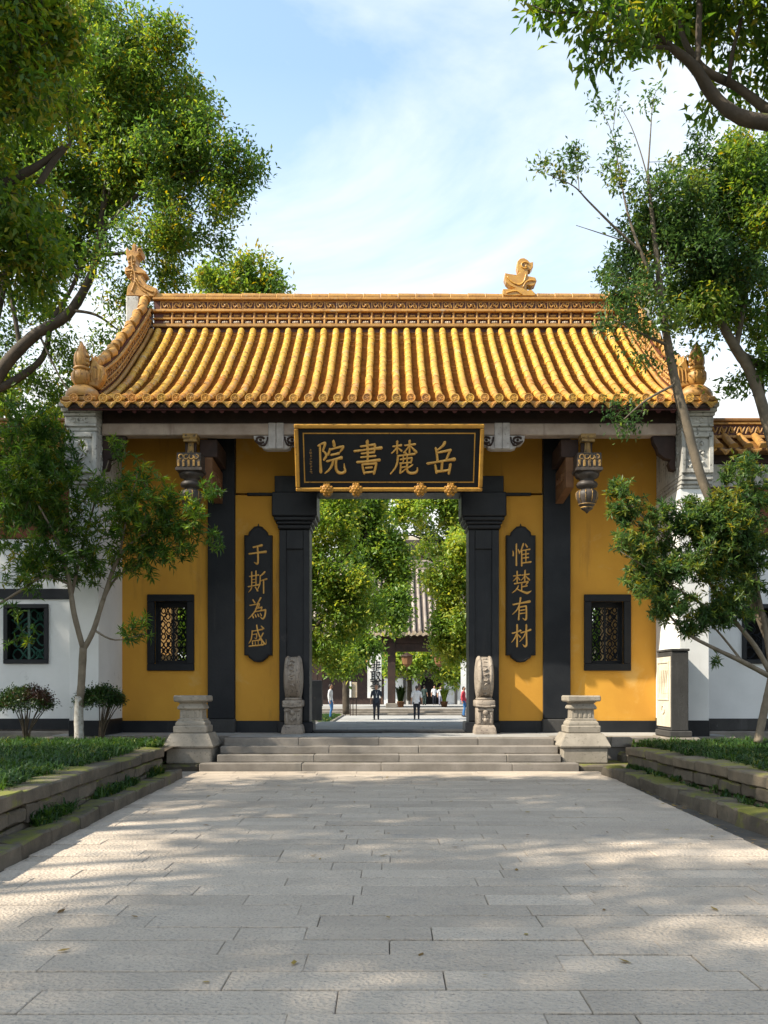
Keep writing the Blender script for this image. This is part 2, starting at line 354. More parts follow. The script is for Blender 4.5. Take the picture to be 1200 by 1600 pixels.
LM['shrub_red'] = leafmat('shrub_bronze_leaf', [(0, (.03, .012, .008)), (.6, (.055, .025, .015)), (1, (.05, .06, .015))], .25)
LM['grass'] = leafmat('grass_blade', [(0, (.010, .034, .009)), (.5, (.026, .068, .013)), (.9, (.06, .12, .018)), (1, (.15, .16, .03))], .3, .5)
# ================================================================ ground, path, platform, steps
def struct(mb, name, mat, **k):
    o = mb.build(name, mat, **k); o['kind'] = 'structure'; return o
g = MB(); 
RNG = [-1500, -60, -20, 20, 60, 1500]
for i in range(5):
    for j in range(5):
        x0, x1 = RNG[i], RNG[i + 1]; y0, y1 = [v + 20 for v in RNG][j], [v + 20 for v in RNG][j + 1]
        g.add([(x0, y0, -.12), (x1, y0, -.12), (x1, y1, -.12), (x0, y1, -.12)], [(0, 1, 2, 3)])
struct(g, 'ground', M['earth'])
def xl(Y): return -3.17 - .062 * max(0, Y - 7.6)      # path edges
def xr(Y): return 3.48 + .034 * max(0, Y - 8)
b = MB(); b.box(-3.9, 4.1, -9, 16.9, -.115, -.022)
path = struct(b, 'stone_path', M['joint'])
rows = []; y = 3.3
rs = random.Random(5)
npav = 0; pav_small = MB(); Y0 = 16.48
cuts = []
while y < Y0 - .05:
    d = min(rs.choice([.29, .30, .30, .31, .33]), Y0 - y); 
    if Y0 - y - d < .12: d = Y0 - y
    cuts.append((y, y + d)); y += d
gys = {c: rs.choice([.006, .010, .013, .017]) for c in cuts}
for (ya, yb) in cuts:
    xa, xb = xl(yb) , xr(yb)
    x = xa + rs.uniform(-.7, 0)
    while x < xb:
        w = rs.choice([.78, .95, 1.15, 1.3, 1.45, 1.6]) * rs.uniform(.94, 1.06)
        if rs.random() < .06: w = .42
        x0, x1 = max(x, xa), min(x + w, xb); x += w
        if x1 - x0 < .12: continue
        if xb - x1 < .3: x1 = xb; x = xb + 1
        dz = rs.uniform(-.004, .003); gp = rs.uniform(.0012, .003); gy = gys[(ya, yb)]
        ox = rs.choice([0, 0, 0, .003]); cxs, cys = (x0 + x1) / 2, (ya + yb) / 2
        # only what stands in the frame becomes a slab of its own
        vis = max(abs(x0), abs(x1)) and min(abs(x0), abs(x1)) < .46 * yb + .1
        m = MB(); m.box(x0 + gp, x1 - gp, ya + .003, yb - gy, -.10, dz, .005, .0015)
        if vis and npav < 300:
            o = m.build('paving_slab', M['granite'], path, fixn=False); npav += 1
            o.rotation_euler = (rs.uniform(-.004, .004), rs.uniform(-.002, .002), rs.uniform(-.003, .003))
        else: pav_small.v and None; pav_small.add(m.v, m.f)
# slabs behind the camera and at the path edges
y = 3.3
while y > -8.8:
    x = -3.2 + rs.uniform(-.6, 0)
    while x < 3.5:
        w = rs.uniform(.8, 1.6); x0, x1 = max(x, -3.2), min(x + w, 3.5); x += w
        if x1 - x0 > .1: pav_small.box(x0 + .005, x1 - .005, y - .295, y - .005, -.1, rs.uniform(-.004, .003), .006)
    y -= .3
pav_small.build('paving_slab_field', M['granite'], path, kind='stuff')
print('paving', npav)
# leaf litter in the gutters
# platform under the gate
b = MB(); b.box(-3.14, 3.14, 17.42, 26.0, -.1, .535); b.box(-6.75, 6.75, 17.84, 26.0, -.1, .534)
plat = struct(b, 'gate_platform', M['stepstone'])
def slabs(parent, name, x0, x1, y0, y1, z0, z1, wmin, wmax, mat, seed, bev=.012):
    r = random.Random(seed); x = x0; n = 0
    while x < x1 - .01:
        w = r.uniform(wmin, wmax)
        if x1 - x - w < wmin * .6: w = x1 - x
        m = MB(); m.box(x + .003, x + w - .003, y0, y1, z0 + r.uniform(0, .002), z1 + r.uniform(-.004, .002), bev, .003)
        m.build(name, mat, parent, fixn=False); x += w; n += 1
slabs(plat, 'edge_stone', -3.14, 3.14, 17.40, 17.86, .3, .55, 1.3, 2.2, M['stepstone'], 1)
slabs(plat, 'edge_stone', -6.75, -3.15, 17.80, 18.3, .34, .55, 1.0, 1.7, M['stepstone'], 2)
slabs(plat, 'edge_stone', 3.15, 6.75, 17.80, 18.3, .34, .55, 1.0, 1.7, M['stepstone'], 3)
yy = 17.87
for k in range(12):
    d = .68; slabs(plat, 'floor_slab', -3.14, 3.14, yy, yy + d - .006, .4, .55, .9, 1.5, M['court'], 20 + k, .005); yy += d
for sx_ in (-1, 1):
    yy = 18.31
    for k in range(2):
        xa, xb = (-6.75, -3.15) if sx_ < 0 else (3.15, 6.75)
        slabs(plat, 'floor_slab', xa, xb, yy, yy + .67, .4, .55, .9, 1.5, M['court'], 60 + k + sx_, .005); yy += .68
# steps
steps = thing('stone_steps', 'flight of three low grey stone steps leading up to the gate platform', 'steps', (0, 16.95, 0))
for k, (hw, ya, z) in enumerate(((3.43, 16.5, .1375), (3.16, 16.8, .275), (3.16, 17.1, .4125))):
    st = MB(); st.box(-hw + .03, hw - .03, ya + .03, 17.4, z - .1375 - (.08 if k == 0 else 0), z - .02); o = st.build('step', M['stepstone'], steps)
    r = random.Random(40 + k); x = -hw
    while x < hw - .01:
        w = r.uniform(1.4, 2.4)
        if hw - x - w < .9: w = hw - x
        m = MB(); m.box(x + .002, x + w - .002, ya, ya + .335, z - .1375 + (0 if k else -.06), z + r.uniform(-.004, .003), .012, .003)
        m.build('step_stone', M['stepstone'], o, fixn=False); x += w
# low footing slabs either side of the bottom step
for nm, xa, xb in (('west', -4.3, -3.45), ('east', 3.45, 4.5)):
    m = MB(); m.box(xa, xb, 16.55, 17.79, -.1, .10, .03, .01)
    o = m.build('footing_slab', M['mossy'])
    tag(o, 'low mossy footing slab under the %s stone pedestal beside the bottom step' % ('shaded' if nm == 'west' else 'sunlit'), 'stone slab', 'footing slabs under the pedestals')
# ================================================================ planters
def roughen(o, amp=.012, seed=0):
    import bmesh
    from mathutils import noise as mn
    bm = bmesh.new(); bm.from_mesh(o.data); bmesh.ops.subdivide_edges(bm, edges=[e for e in bm.edges if e.calc_length() > .12], cuts=3, use_grid_fill=True)
    bmesh.ops.triangulate(bm, faces=[f for f in bm.faces if len(f.verts) > 4]); bm.normal_update()
    for v in bm.verts:
        p = v.co * 5.5 + Vector((seed * 3.1, 0, 0)); v.co += v.normal * amp * (mn.noise(p) + .6 * mn.noise(p * 2.7))
    bm.to_mesh(o.data); bm.free(); o.data.polygons.foreach_set('use_smooth', [True] * len(o.data.polygons)); o.data.set_sharp_from_angle(angle=math.radians(38)); o.data.update()
def planter(sgn, label, mats):
    def wx(Y): return (-3.52 - .034 * (Y - 8.2)) if sgn < 0 else (4.27 - .030 * (Y - 10))
    yend = 15.15 if sgn < 0 else 15.75
    t = thing('planter_wall', label, 'low wall', (wx(9), 9, 0), 'planter walls along the path')
    r = random.Random(3 if sgn < 0 else 4)
    def course(name, ya, yb, z0, z1, o0, o1, lmin, lmax, mat, jit, bev):
        y = ya
        while y < yb - .05:
            l = r.uniform(lmin, lmax)
            if yb - y - l < lmin * .6: l = yb - y
            yc = y + l / 2; X = wx(yc); a, b_ = X + sgn * o0, X + sgn * o1
            jx = r.uniform(-.012, .012); m = MB()
            m.box(min(a, b_) + jx, max(a, b_) + jx, y + .005, y + l - .005, z0 + r.uniform(-.005, .005), z1 + r.uniform(-.02, .012), bev, jit)
            mm = MB(); mm.v = m.v; mm.f = m.f
            o = mm.build(name, mat, t, fixn=False); (roughen(o, .022 if name != 'cap_stone' else .014, y) if y > 7 else None); o.rotation_euler.z = math.atan(.034 if sgn < 0 else .030) ; y += l
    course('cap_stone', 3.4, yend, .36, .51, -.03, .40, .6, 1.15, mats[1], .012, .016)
    course('wall_stone', 3.4, yend - .02, .19, .355, .0, .33, .35, .75, mats[0], .016, .018)
    course('wall_stone', 3.4, yend - .02, -.06, .185, .005, .30, .3, .7, mats[0], .018, .02)
    if sgn < 0: course('kerb_stone', 3.6, 15.3, -.06, .15, -.30, -.02, .6, 1.2, mats[0], .012, .016)
    else: course('kerb_stone', 4.0, 15.9, -.06, .17, -.42, -.05, .45, 1.0, mats[0], .02, .022)
    # end return towards the gate
    x0 = wx(yend)
    n = 6
    for k in range(n):
        a = x0 + sgn * (.42 + k * .62); m = MB(); m.box(min(a, a + sgn * .6), max(a, a + sgn * .6), yend - .32, yend - .01, -.05, .50, .03, .015); m.build('wall_stone', mats[0], t, fixn=False)
    return wx, yend
wxL, yL = planter(-1, 'long low mossy stone wall edging the shaded planting bed with two clipped shrubs', (M['mossy'], M['mossy']))
wxR, yR = planter(1, 'long low stone wall with mossy caps coloured as sunlit below the grey stele', (M['mossy'], M['mossy_lit']))
for sgn, nm in ((-1, 'a'), (1, 'b')):
    m = MB(); 
    xa = -3.85 if sgn < 0 else 4.55
    for (a, b_, y0, y1) in (((xa, xa + sgn * 12, -2, (yL if sgn < 0 else yR) - .3)), (xa, xa + sgn * 12, (yL if sgn < 0 else yR) - .3, 17.78)):
        x0, x1 = min(a, b_), max(a, b_)
        nx, ny = 24, 24; vs = []; fs = []
        for j in range(ny + 1):
            for i in range(nx + 1):
                X = x0 + (x1 - x0) * i / nx; Y = y0 + (y1 - y0) * j / ny
                vs.append((X, Y, .40 + .03 * math.sin(X * 2.1 + Y) + .02 * math.sin(Y * 3.3 - X)))
        for j in range(ny):
            for i in range(nx):
                q = j * (nx + 1) + i; fs.append((q, q + 1, q + nx + 2, q + nx + 1))
        m.add(vs, fs)
    struct(m, 'planting_bed', M['soil'], smooth=True)
# gutter strips with earth between path and kerb
m = MB(); m.box(-4.2, -3.0, -2, 16.6, -.118, -.03); m.box(3.4, 4.5, -2, 16.8, -.118, -.03); struct(m, 'gutter_earth', M['soil'])
def grass(name, label, pts, hts, seed, mat, cat='grass', lean=.95, wid=.0085, spread=.10):
    # pts: tuft positions (N,3); each tuft is a fan of arching blades
    r = np.random.default_rng(seed); n = len(pts); B = 13
    p = np.repeat(pts, B, 0) + r.normal(0, .03, (n * B, 3)) * (1, 1, 0); hgt = np.repeat(hts, B) * r.uniform(.6, 1.15, n * B)
    az = r.uniform(0, 6.283, n * B); ln = hgt * r.uniform(.25, 1.0, n * B) * lean * 1.6
    d = np.stack([np.cos(az), np.sin(az), np.zeros_like(az)], 1); s = np.stack([-np.sin(az), np.cos(az), np.zeros_like(az)], 1) * (wid * r.uniform(.6, 1.3, n * B))[:, None]
    mid = p + d * (ln * .4)[:, None]; mid[:, 2] += hgt * .8
    tip = p + d * ln[:, None]; tip[:, 2] += hgt * r.uniform(.55, 1.0, n * B)
    V = np.stack([p - s, p + s, mid + s * .9, mid - s * .9, tip + s * .12, tip - s * .12], 1).reshape(-1, 3)
    i = np.arange(n * B)[:, None] * 6
    Q = np.concatenate([i + [0, 1, 2, 3], i + [3, 2, 4, 5]], 0)
    t = np.clip(np.repeat(r.uniform(0, .7, n), B) + r.uniform(0, .4, n * B), 0, 1)
    o = raw_mesh(name, V, Q, mat, None, 'stuff', np.concatenate([t, t])); tag(o, label, cat); return o
def scatter(n, seed, x0, x1, y0, y1, f=None, z=.42):
    r = np.random.default_rng(seed); a = np.stack([r.uniform(x0, x1, n), r.uniform(y0, y1, n), np.full(n, z)], 1)
    if f is not None: a = a[[f(*q) for q in a]]
    return a
r = np.random.default_rng(2)
pL = scatter(15000, 11, -12.5, -3.8, 4.0, 16.9, lambda x, y, z: x < wxL(y) - .30 and (x > -.46 * y - .8 or (int(x * 9177 + y * 7919) % 3 == 0)))
grass('mondo_grass', 'dark green mondo grass filling the shaded bed with two clipped shrubs', pL, r.uniform(.10, .23, len(pL)), 3, LM['grass'])
pR = scatter(15000, 12, 4.3, 12.5, 4.5, 17.0, lambda x, y, z: x > wxR(y) + .34 and (x < .46 * y + .8 or (int(x * 9177 + y * 7919) % 3 == 0)) and not (x < 6.1 and y > 16.7))
grass('mondo_grass', 'bright green mondo grass filling the bed beside the grey stele', pR, r.uniform(.09, .21, len(pR)), 4, LM['grass'])
# tufts rooted between kerb and wall on the shaded side, a few in the sunlit joints
pk = []
for _ in range(150):
    Y = U(9.0, 14.6); 
    if math.sin(Y * 2.2) + U(-.6, .6) > -.3: pk.append((wxL(Y) + U(.03, .12), Y, U(.13, .16)))
pk = np.array(pk); grass('fern_tufts', 'small green ferns and grass rooted along the foot of the shaded planter wall', pk, r.uniform(.06, .17, len(pk)), 5, LM['grass'], 'ferns', .9)
pk = np.array([(wxR(Y) + U(-.12, -.02), Y, U(.14, .2)) for Y in np.random.default_rng(9).uniform(9.5, 15.5, 60)])
grass('weed_tufts', 'tiny weeds rooted along the foot of the mossy sunlit planter wall', pk, r.uniform(.03, .09, len(pk)), 6, LM['grass'], 'weeds', 1.0)

# fallen leaves along the gutters and on the paving
rl = np.random.default_rng(77); n = 520
Yl = rl.uniform(3.5, 16.4, n); side = rl.random(n)
Xl = np.where(side < .42, [xl(y) for y in Yl] - np.abs(rl.normal(0, .10, n)) + .06, np.where(side < .84, [xr(y) for y in Yl] + np.abs(rl.normal(0, .12, n)) - .06, rl.uniform(-3, 3.3, n)))
Zl = np.where((side < .84), -.012, .004) + rl.uniform(.002, .012, n); az = rl.uniform(0, 6.28, n); L_ = rl.uniform(.02, .045, n)
c = np.stack([Xl, Yl, Zl], 1); d = np.stack([np.cos(az), np.sin(az), rl.uniform(-.1, .25, n)], 1) * L_[:, None]; sd = np.stack([-np.sin(az), np.cos(az), rl.uniform(-.2, .2, n)], 1) * (L_ * .45)[:, None]
V = np.stack([c - d, c + sd, c + d, c - sd], 1).reshape(-1, 3); i_ = np.arange(n)[:, None] * 4
LM['litter'] = leafmat('fallen_leaf', [(0, (.10, .055, .02)), (.5, (.20, .12, .03)), (1, (.30, .24, .04))], .15, .7)
o = raw_mesh('fallen_leaves', V, np.concatenate([i_ + [0, 1, 2], i_ + [0, 2, 3]]), LM['litter'], None, 'stuff', np.tile(rl.random(n), 2)); tag(o, 'dry fallen leaves gathered along both edges of the paved path', 'leaves')
# ================================================================ the gate building
gate = thing('gate_building', 'grand yellow gate hall with a curved yellow tiled roof and black stone doorway', 'gate', (0, 19.6, .55))
def part(mb, name, mat, parent=gate, **k): return mb.build(name, mat, parent, **k)
YW = 19.6; ZF = .55; RY, RZ = 21.35, 9.87
# ---- walls with window openings
def wall_panel(s, x0, x1, z0, z1, hole=None, y0=YW, y1=YW + .45):
    m = MB()
    xs = sorted((s * x0, s * x1))
    if hole is None: m.box(xs[0], xs[1], y0, y1, z0, z1)
    else:
        hx = sorted((s * hole[0], s * hole[1])); 
        m.box(xs[0], hx[0], y0, y1, z0, z1); m.box(hx[1], xs[1], y0, y1, z0, z1)
        m.box(hx[0], hx[1], y0, y1, z0, hole[2]); m.box(hx[0], hx[1], y0, y1, hole[3], z1)
    return m
PL0, PL1 = 3.28, 3.86          # outer pilaster
DP0, DP1 = 1.69, 2.33          # door pilaster
WIN = (4.32, 5.02, 2.02, 3.35)
for s in (-1, 1):
    part(wall_panel(s, PL1, 5.74, .80, 7.75, WIN), 'wall', M['yellow'])
    part(wall_panel(s, DP1, PL0, .80, 5.62, None, YW - .05), 'wall', M['yellow'])
    part(wall_panel(s, DP1 - .6, PL0, 5.68, 7.75, None, YW + .03), 'wall', M['yellow'])
    m = MB(); m.box(*sorted((s * (DP1 - .02), s * (PL0 - .25))), YW - .10, YW + .2, 5.60, 5.665, .01); part(m, 'shadow_line_ledge', M['black'])  # black strip put in for the shadow line along the panel top
    # black plinth
    m = MB(); m.box(*sorted((s * (PL1 + .0), s * 5.735)), YW - .03, YW + .4, ZF, .80, .008); part(m, 'plinth', M['black_stone'])
    m = MB(); m.box(*sorted((s * DP1, s * PL0)), YW - .08, YW + .4, ZF, .80, .008); part(m, 'plinth', M['black_stone'])
    # outer pilaster on a stone base
    m = MB(); m.box(*sorted((s * PL0, s * PL1)), YW - .14, YW + .44, .845, 7.6, .012); part(m, 'pilaster', M['black_stone'])
    m = MB(); m.box(*sorted((s * (PL0 - .02), s * (PL1 + .03))), YW - .20, YW + .42, ZF, .84, .02, .004); part(m, 'pilaster_base', M['greystone'])
    # door pilaster: frame stiles with a sunk panel
    m = MB(); a = lambda x0, x1, y0, y1, z0, z1, b=.008: m.box(*sorted((s * x0, s * x1)), y0, y1, z0, z1, b)
    a(DP0, DP1, YW - .14, YW + .46, .62, 4.9, 0)
    a(DP0, DP0 + .13, YW - .20, YW - .141, .80, 4.85); a(DP1 - .15, DP1, YW - .20, YW - .141, .80, 4.85)
    a(DP0 + .132, DP1 - .152, YW - .20, YW - .141, 4.45, 4.85); a(DP0 + .132, DP1 - .152, YW - .20, YW - .141, .80, .98)
    o = part(m, 'door_pilaster', M['black_stone'], kind=None)
    m = MB(); a(DP0 - .08, DP1 + .04, YW - .26, YW + .48, ZF, .78, .02); part(m, 'pilaster_foot', M['black_stone'])
    m = MB()
    for x0, x1, d, z0, z1 in ((DP0 - .03, DP1 + .03, .25, 4.87, 4.96), (DP0 - .075, DP1 + .06, .29, 4.962, 5.03), (DP0 - .13, DP1 + .10, .33, 5.032, 5.12), (DP0 - .17, DP1 + .14, .36, 5.122, 5.63)):
        m.box(*sorted((s * x0, s * x1)), YW - d, YW + .47, z0, z1, .02)
    part(m, 'pilaster_capital', M['black_stone'])
m = MB(); m.box(-DP1 - .1, DP1 + .1, YW - .20, YW + .44, 5.635, 6.0, .01); part(m, 'door_lintel', M['black_stone'])
m = MB(); m.box(-DP1 + .58, DP1 - .58, YW + .04, YW + .4, 6.003, 7.75); part(m, 'wall', M['yellow'])
m = MB(); m.box(-1.60, 1.60, YW - .30, YW + .3, .55, .60, .015); part(m, 'threshold', M['greystone'])
# rear structure: gable walls, columns and beams behind the door wall
for s in (-1, 1):
    zt_ = 4.6
    m = MB(); m.add([(s * 5.76, 24.6, zt_), (s * 5.76, 24.6, 7.0), (s * 5.76, 22.6, 8.55), (s * 5.76, RY, 9.7), (s * 5.76, 20.1, 8.55), (s * 5.76, 18.6, 7.4), (s * 5.76, 18.6, zt_), (s * 5.92, 24.6, zt_), (s * 5.92, 24.6, 7.0), (s * 5.92, 22.6, 8.55), (s * 5.92, RY, 9.7), (s * 5.92, 20.1, 8.55), (s * 5.92, 18.6, 7.4), (s * 5.92, 18.6, zt_)],
        [tuple(range(7)), tuple(range(7, 14))] + [(i, (i + 1) % 7, (i + 1) % 7 + 7, i + 7) for i in range(7)])
    part(m, 'gable_wall', M['tan'])
    zl = 2.35 if s < 0 else 1.7          # the gable opens on a side garden above a low wall
    m = MB(); m.box(*sorted((s * 5.76, s * 6.28)), 19.9, 25, ZF, zl); m.box(*sorted((s * 5.765, s * 6.275)), 19.62, 22.2, zl + .001, zt_ - .001); m.box(*sorted((s * 5.765, s * 6.275)), 24.2, 25, zl + .001, zt_ - .001); part(m, 'gable_wall', M['tan'])
    for x in (1.9, 3.6):
        m = MB(); m.lathe([(.17, .75), (.16, 6.95)], (s * x * 1.0, 24.5, 0), 14); part(m, 'column', M['wood_dark'], smooth=True) if x > 3 else None
        if x > 3: m = MB(); m.lathe([(.26, .55), (.28, .64), (.22, .76)], (s * x, 24.5, 0), 14); part(m, 'column_base', M['greystone'])
m = MB(); m.box(-5.7, 5.7, 24.4, 24.62, 6.9, 7.1); part(m, 'rear_beam', M['wood_dark'])
# ---- roof
PROF = [(17.5, 6.97), (17.6, 7.01), (18.13, 7.27), (18.85, 7.73), (19.4, 8.16), (20.0, 8.68), (20.4, 9.02), (20.75, 9.34), (21.0, 9.60), (21.1, 9.72)]
FAN = lambda Y: 1 - .034 * max(0, (Y - 17.6)) / 3.6
PY = [p[0] for p in PROF]; PZ = [p[1] for p in PROF]
sp = smooth_path([(a, b_, 0) for a, b_ in PROF[1:]], 10); SY = np.array([p[0] for p in sp]); SZ = np.array([p[1] for p in sp])
def zr(Y): return float(np.interp(Y, SY, SZ)) if Y >= 17.6 else 7.01 - (17.6 - Y) * .45
def slope(Y): return (zr(Y + .1) - zr(Y - .1)) / .2
arc = np.concatenate([[0], np.cumsum(np.hypot(np.diff(SY), np.diff(SZ)))]); ARC = arc[-1]
def at_arc(a): return float(np.interp(a, arc, SY)), float(np.interp(a, arc, SZ))
# roof deck: front and back sheets with thickness
m = MB(); n = 16; top = []; bot = []
ys = np.linspace(17.62, 21.35, n + 1)
vs = []; fs = []
xv0 = lambda y: 5.80 - .16 * (min(y, 2 * RY - y) - 18) / 3.3
def edge(y):
    t = min(1, max(0, (min(y, 2 * RY - y) - 17.95) / .5)); return 6.26 * (1 - t) + (xv0(y) + .13) * t
prof_all = [(y, zr(y) - .05) for y in ys] + [(2 * RY - y, zr(y) - .05) for y in ys[::-1][1:]]
for e in (-1, 1):
    for (y, z) in prof_all: vs.append((e * edge(y), y, z))
    for (y, z) in prof_all: vs.append((e * edge(y), y, z - .07))
k = len(prof_all)
for i in range(k - 1):
    fs += [(i, i + 1, 2 * k + i + 1, 2 * k + i), (k + i, 3 * k + i, 3 * k + i + 1, k + i + 1), (i, k + i, k + i + 1, i + 1), (2 * k + i, 2 * k + i + 1, 3 * k + i + 1, 3 * k + i)]
fs += [(0, 2 * k, 3 * k, k), (k - 1, 2 * k - 1, 4 * k - 1, 3 * k - 1)]
m.add(vs, fs); roof = part(m, 'roof', M['wood_dark'])
SPC = .2815; COLS = [(i + .5) * SPC for i in range(-22, 22)]
# pan tiles: scalloped channel between the barrel rows, each course a small lip
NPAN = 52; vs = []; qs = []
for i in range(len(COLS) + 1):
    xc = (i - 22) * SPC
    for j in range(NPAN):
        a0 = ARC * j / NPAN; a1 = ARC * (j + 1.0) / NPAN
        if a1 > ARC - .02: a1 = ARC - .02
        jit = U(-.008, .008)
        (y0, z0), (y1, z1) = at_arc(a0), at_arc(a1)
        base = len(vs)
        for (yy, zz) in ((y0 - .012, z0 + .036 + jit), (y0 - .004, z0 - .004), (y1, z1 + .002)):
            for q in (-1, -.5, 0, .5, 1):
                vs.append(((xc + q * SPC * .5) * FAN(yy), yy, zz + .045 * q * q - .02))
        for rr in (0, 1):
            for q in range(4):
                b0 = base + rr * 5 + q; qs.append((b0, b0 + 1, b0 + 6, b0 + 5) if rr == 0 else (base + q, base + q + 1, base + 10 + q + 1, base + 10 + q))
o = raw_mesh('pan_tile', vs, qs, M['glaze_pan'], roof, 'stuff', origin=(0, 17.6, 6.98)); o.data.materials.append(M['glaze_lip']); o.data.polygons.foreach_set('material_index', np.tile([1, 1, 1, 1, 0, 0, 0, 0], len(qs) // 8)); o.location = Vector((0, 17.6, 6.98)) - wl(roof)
# barrel tiles
NT = 17; TL = ARC / NT
def barrel_mesh():
    m = MB(); vs = []; fs = []; nseg = 8
    for (u, r_) in ((0, .0), (0.0, .0765), (.018, .080), (.05, .078), (TL * .96, .0735), (TL * 1.06, .066)):
        for k in range(nseg + 1):
            a = math.pi * k / nseg; rr = r_ if r_ else .055
            vs.append((math.cos(a) * rr, u, math.sin(a) * rr * 1.0 + (-.02 if k in (0, nseg) else 0)))
    for i in range(5):
        for k in range(nseg): 
            q = i * (nseg + 1) + k; fs.append((q, q + 1, q + nseg + 2, q + nseg + 1))
    m.add(vs, fs); return m
tm = barrel_mesh()
proto = None; field_v = []; field_q = []
tv = np.array(tm.v); tf = np.array(tm.f)
for c, X in enumerate(COLS):
    if abs(X) > 5.5: nt = 2
    else: nt = NT
    for j in range(nt):
        (y, z) = at_arc(TL * j); (y2, z2) = at_arc(min(ARC, TL * (j + 1))); ang = math.atan2(z2 - z, y2 - y)
        pos = (X * FAN(y) + U(-.006, .006), y + U(-.006, .006), z + .012 + U(-.003, .004)); rt = (ang + U(-.012, .012), U(-.05, .05), X * .0094 + U(-.018, .018))
        if j < 7 or (nt == 2):
            if proto is None:
                proto = tm.build('barrel_tile', M['glaze'], roof, origin=(0, 0, 0), fixn=False, auto=40); place(proto, pos, roof); proto.rotation_euler = rt
            else: dup(proto, pos, roof, rt)
        else:
            R = Matrix.Translation(pos) @ Matrix.Rotation(ang, 4, 'X')
            a = tv @ np.array(R.to_3x3()).T + np.array(pos); field_q.append(tf + sum(len(q) for q in field_v)); field_v.append(a)
o = raw_mesh('barrel_tile_field', np.concatenate(field_v), np.concatenate(field_q), M['glaze'], roof, 'stuff', smooth=True, origin=(0, 20.5, 9)); o.location = Vector((0, 20.5, 9)) - wl(roof)
# give the joined upper tiles an uneven glaze of their own
# eave discs and drip tiles
def disc_mb():
    m = MB(); m.lathe([(.0001, -.032), (.018, -.034), (.024, -.022), (.045, -.022), (.05, -.030), (.056, -.020), (.064, -.020), (.070, -.034), (.084, -.034), (.089, -.02), (.086, .05), (.05, .06)], (0, 0, 0), 16, 'y')
    for k in range(5): a = 2 * math.pi * k / 5; m.ball((math.cos(a) * .035, -.024, math.sin(a) * .035), .012, 6)
    return m
def drip_mb():
    ol = [(-.118, .05), (-.122, .005), (-.075, -.025), (-.04, -.07), (0, -.098), (.04, -.07), (.075, -.025), (.122, .005), (.118, .05), (.06, .025), (0, .015), (-.06, .025)]
    m = MB(); m.prism(ol, -.014, .02, .010)
    m.tube([(-.05, -.018, .0), (-.02, -.022, -.03), (0, -.022, -.06), (.02, -.022, -.03), (.05, -.018, 0)], .008, 5); return m
pd = disc_mb().build('eave_disc', M['glaze'], roof, origin=(0, 0, 0), auto=40); place(pd, (COLS[0], 17.575, zr(17.6) + .055), roof)
for X in COLS[1:]: dup(pd, (X + U(-.006, .006), 17.575, zr(17.6) + .055 + U(-.006, .006)), roof, (U(-.05, .05), U(-.6, .6), U(-.05, .05)))
pr = drip_mb().build('drip_tile', M['glaze'], roof, origin=(0, 0, 0), auto=40); first = True
for i in range(45):
    X = (i - 22) * SPC
    p_ = (X + U(-.005, .005), 17.575, zr(17.6) - .03 + U(-.006, .004))
    if first: place(pr, p_, roof); first = False; pr.rotation_euler.x = .2
    else: dup(pr, p_, roof, (.2 + U(-.05, .05), U(-.03, .03), U(-.04, .04)))
# rafters, soffit boards, fascia
for i in range(44):
    X = COLS[i]
    if abs(X) > 5.65: continue
    m = MB(); m.tube([(X, 17.68, zr(17.68) - .19), (X, 19.58, zr(19.58) - .19)], .05, 8)
    if i == 3: rp = part(m, 'rafter', M['rafter'], roof)
    elif i > 3: dup(rp, (X, wl(rp).y, wl(rp).z), roof)
    m = MB()
m = MB(); m.box(-6.2, 6.2, 17.66, 17.71, 6.865, 6.90, .005); part(m, 'eave_board', M['rafter'], roof)
# ---- ridge
rx = 5.46
rid = MB(); rid.box(-rx, rx, RY - .10, RY + .10, RZ - .15, RZ + .66); ridge = part(rid, 'ridge', M['glaze_deep'], gate)
for z, hh, d, mt in ((RZ - .02, .075, .20, 'glaze_dull'), (RZ + .17, .04, .16, 'glaze_dull'), (RZ + .335, .06, .19, 'glaze_dull'), (RZ + .62, .05, .18, 'glaze_dull')):
    m = MB(); m.box(-rx - .01, rx + .01, RY - d, RY + d, z, z + hh, .012); part(m, 'ridge_moulding', M[mt], ridge)
# cap: half round tiles along the ridge top
m = MB(); m.tube([(0, 0, 0), (.02, 0, 0), (.05, 0, 0), (.385, 0, 0), (.40, 0, 0)], [.085, .105, .098, .094, .09], 12); cp = m.build('ridge_cap_tile', M['glaze_dull'], ridge, origin=(0, 0, 0), auto=40)
nc = int(2 * rx / .4); st_ = 2 * rx / nc
place(cp, (-rx, RY, RZ + .73), ridge)
for i in range(1, nc): dup(cp, (-rx + i * st_, RY, RZ + .73 + U(-.004, .004)), ridge, (U(-.3, .3), U(-.01, .01), 0))
# carved openwork panels, balusters and small pale blocks
def panel_mb(k):
    m = MB(); w, h = .128, .095
    m.box(-w, w, -.015, .0, -h, -h + .022); m.box(-w, w, -.015, 0, h - .022, h); m.box(-w - .012, -w + .01, -.02, 0, -h, h); 
    q = 1 if k % 2 else -1
    c1 = [(-.095 * q, -.02, -.055), (-.05 * q, -.02, .045), (0, -.02, .0), (.05 * q, -.02, -.045), (.095 * q, -.02, .055)]
    m.tube(smooth_path(c1, 4), .013, 5)
    for cx_, cz_ in ((-.055, -.02), (.055, .02)):
        m.tube([(cx_ * q + .033 * math.cos(a), -.02, cz_ + .033 * math.sin(a)) for a in np.linspace(0, 5.2, 9)], .011, 5)
    if k == 2: m.ball((0, -.02, 0), .03, 8)
    return m
pp = [panel_mb(k).build('ridge_panel', M['glaze_dull'], ridge, origin=(0, 0, 0), auto=40) for k in range(3)]
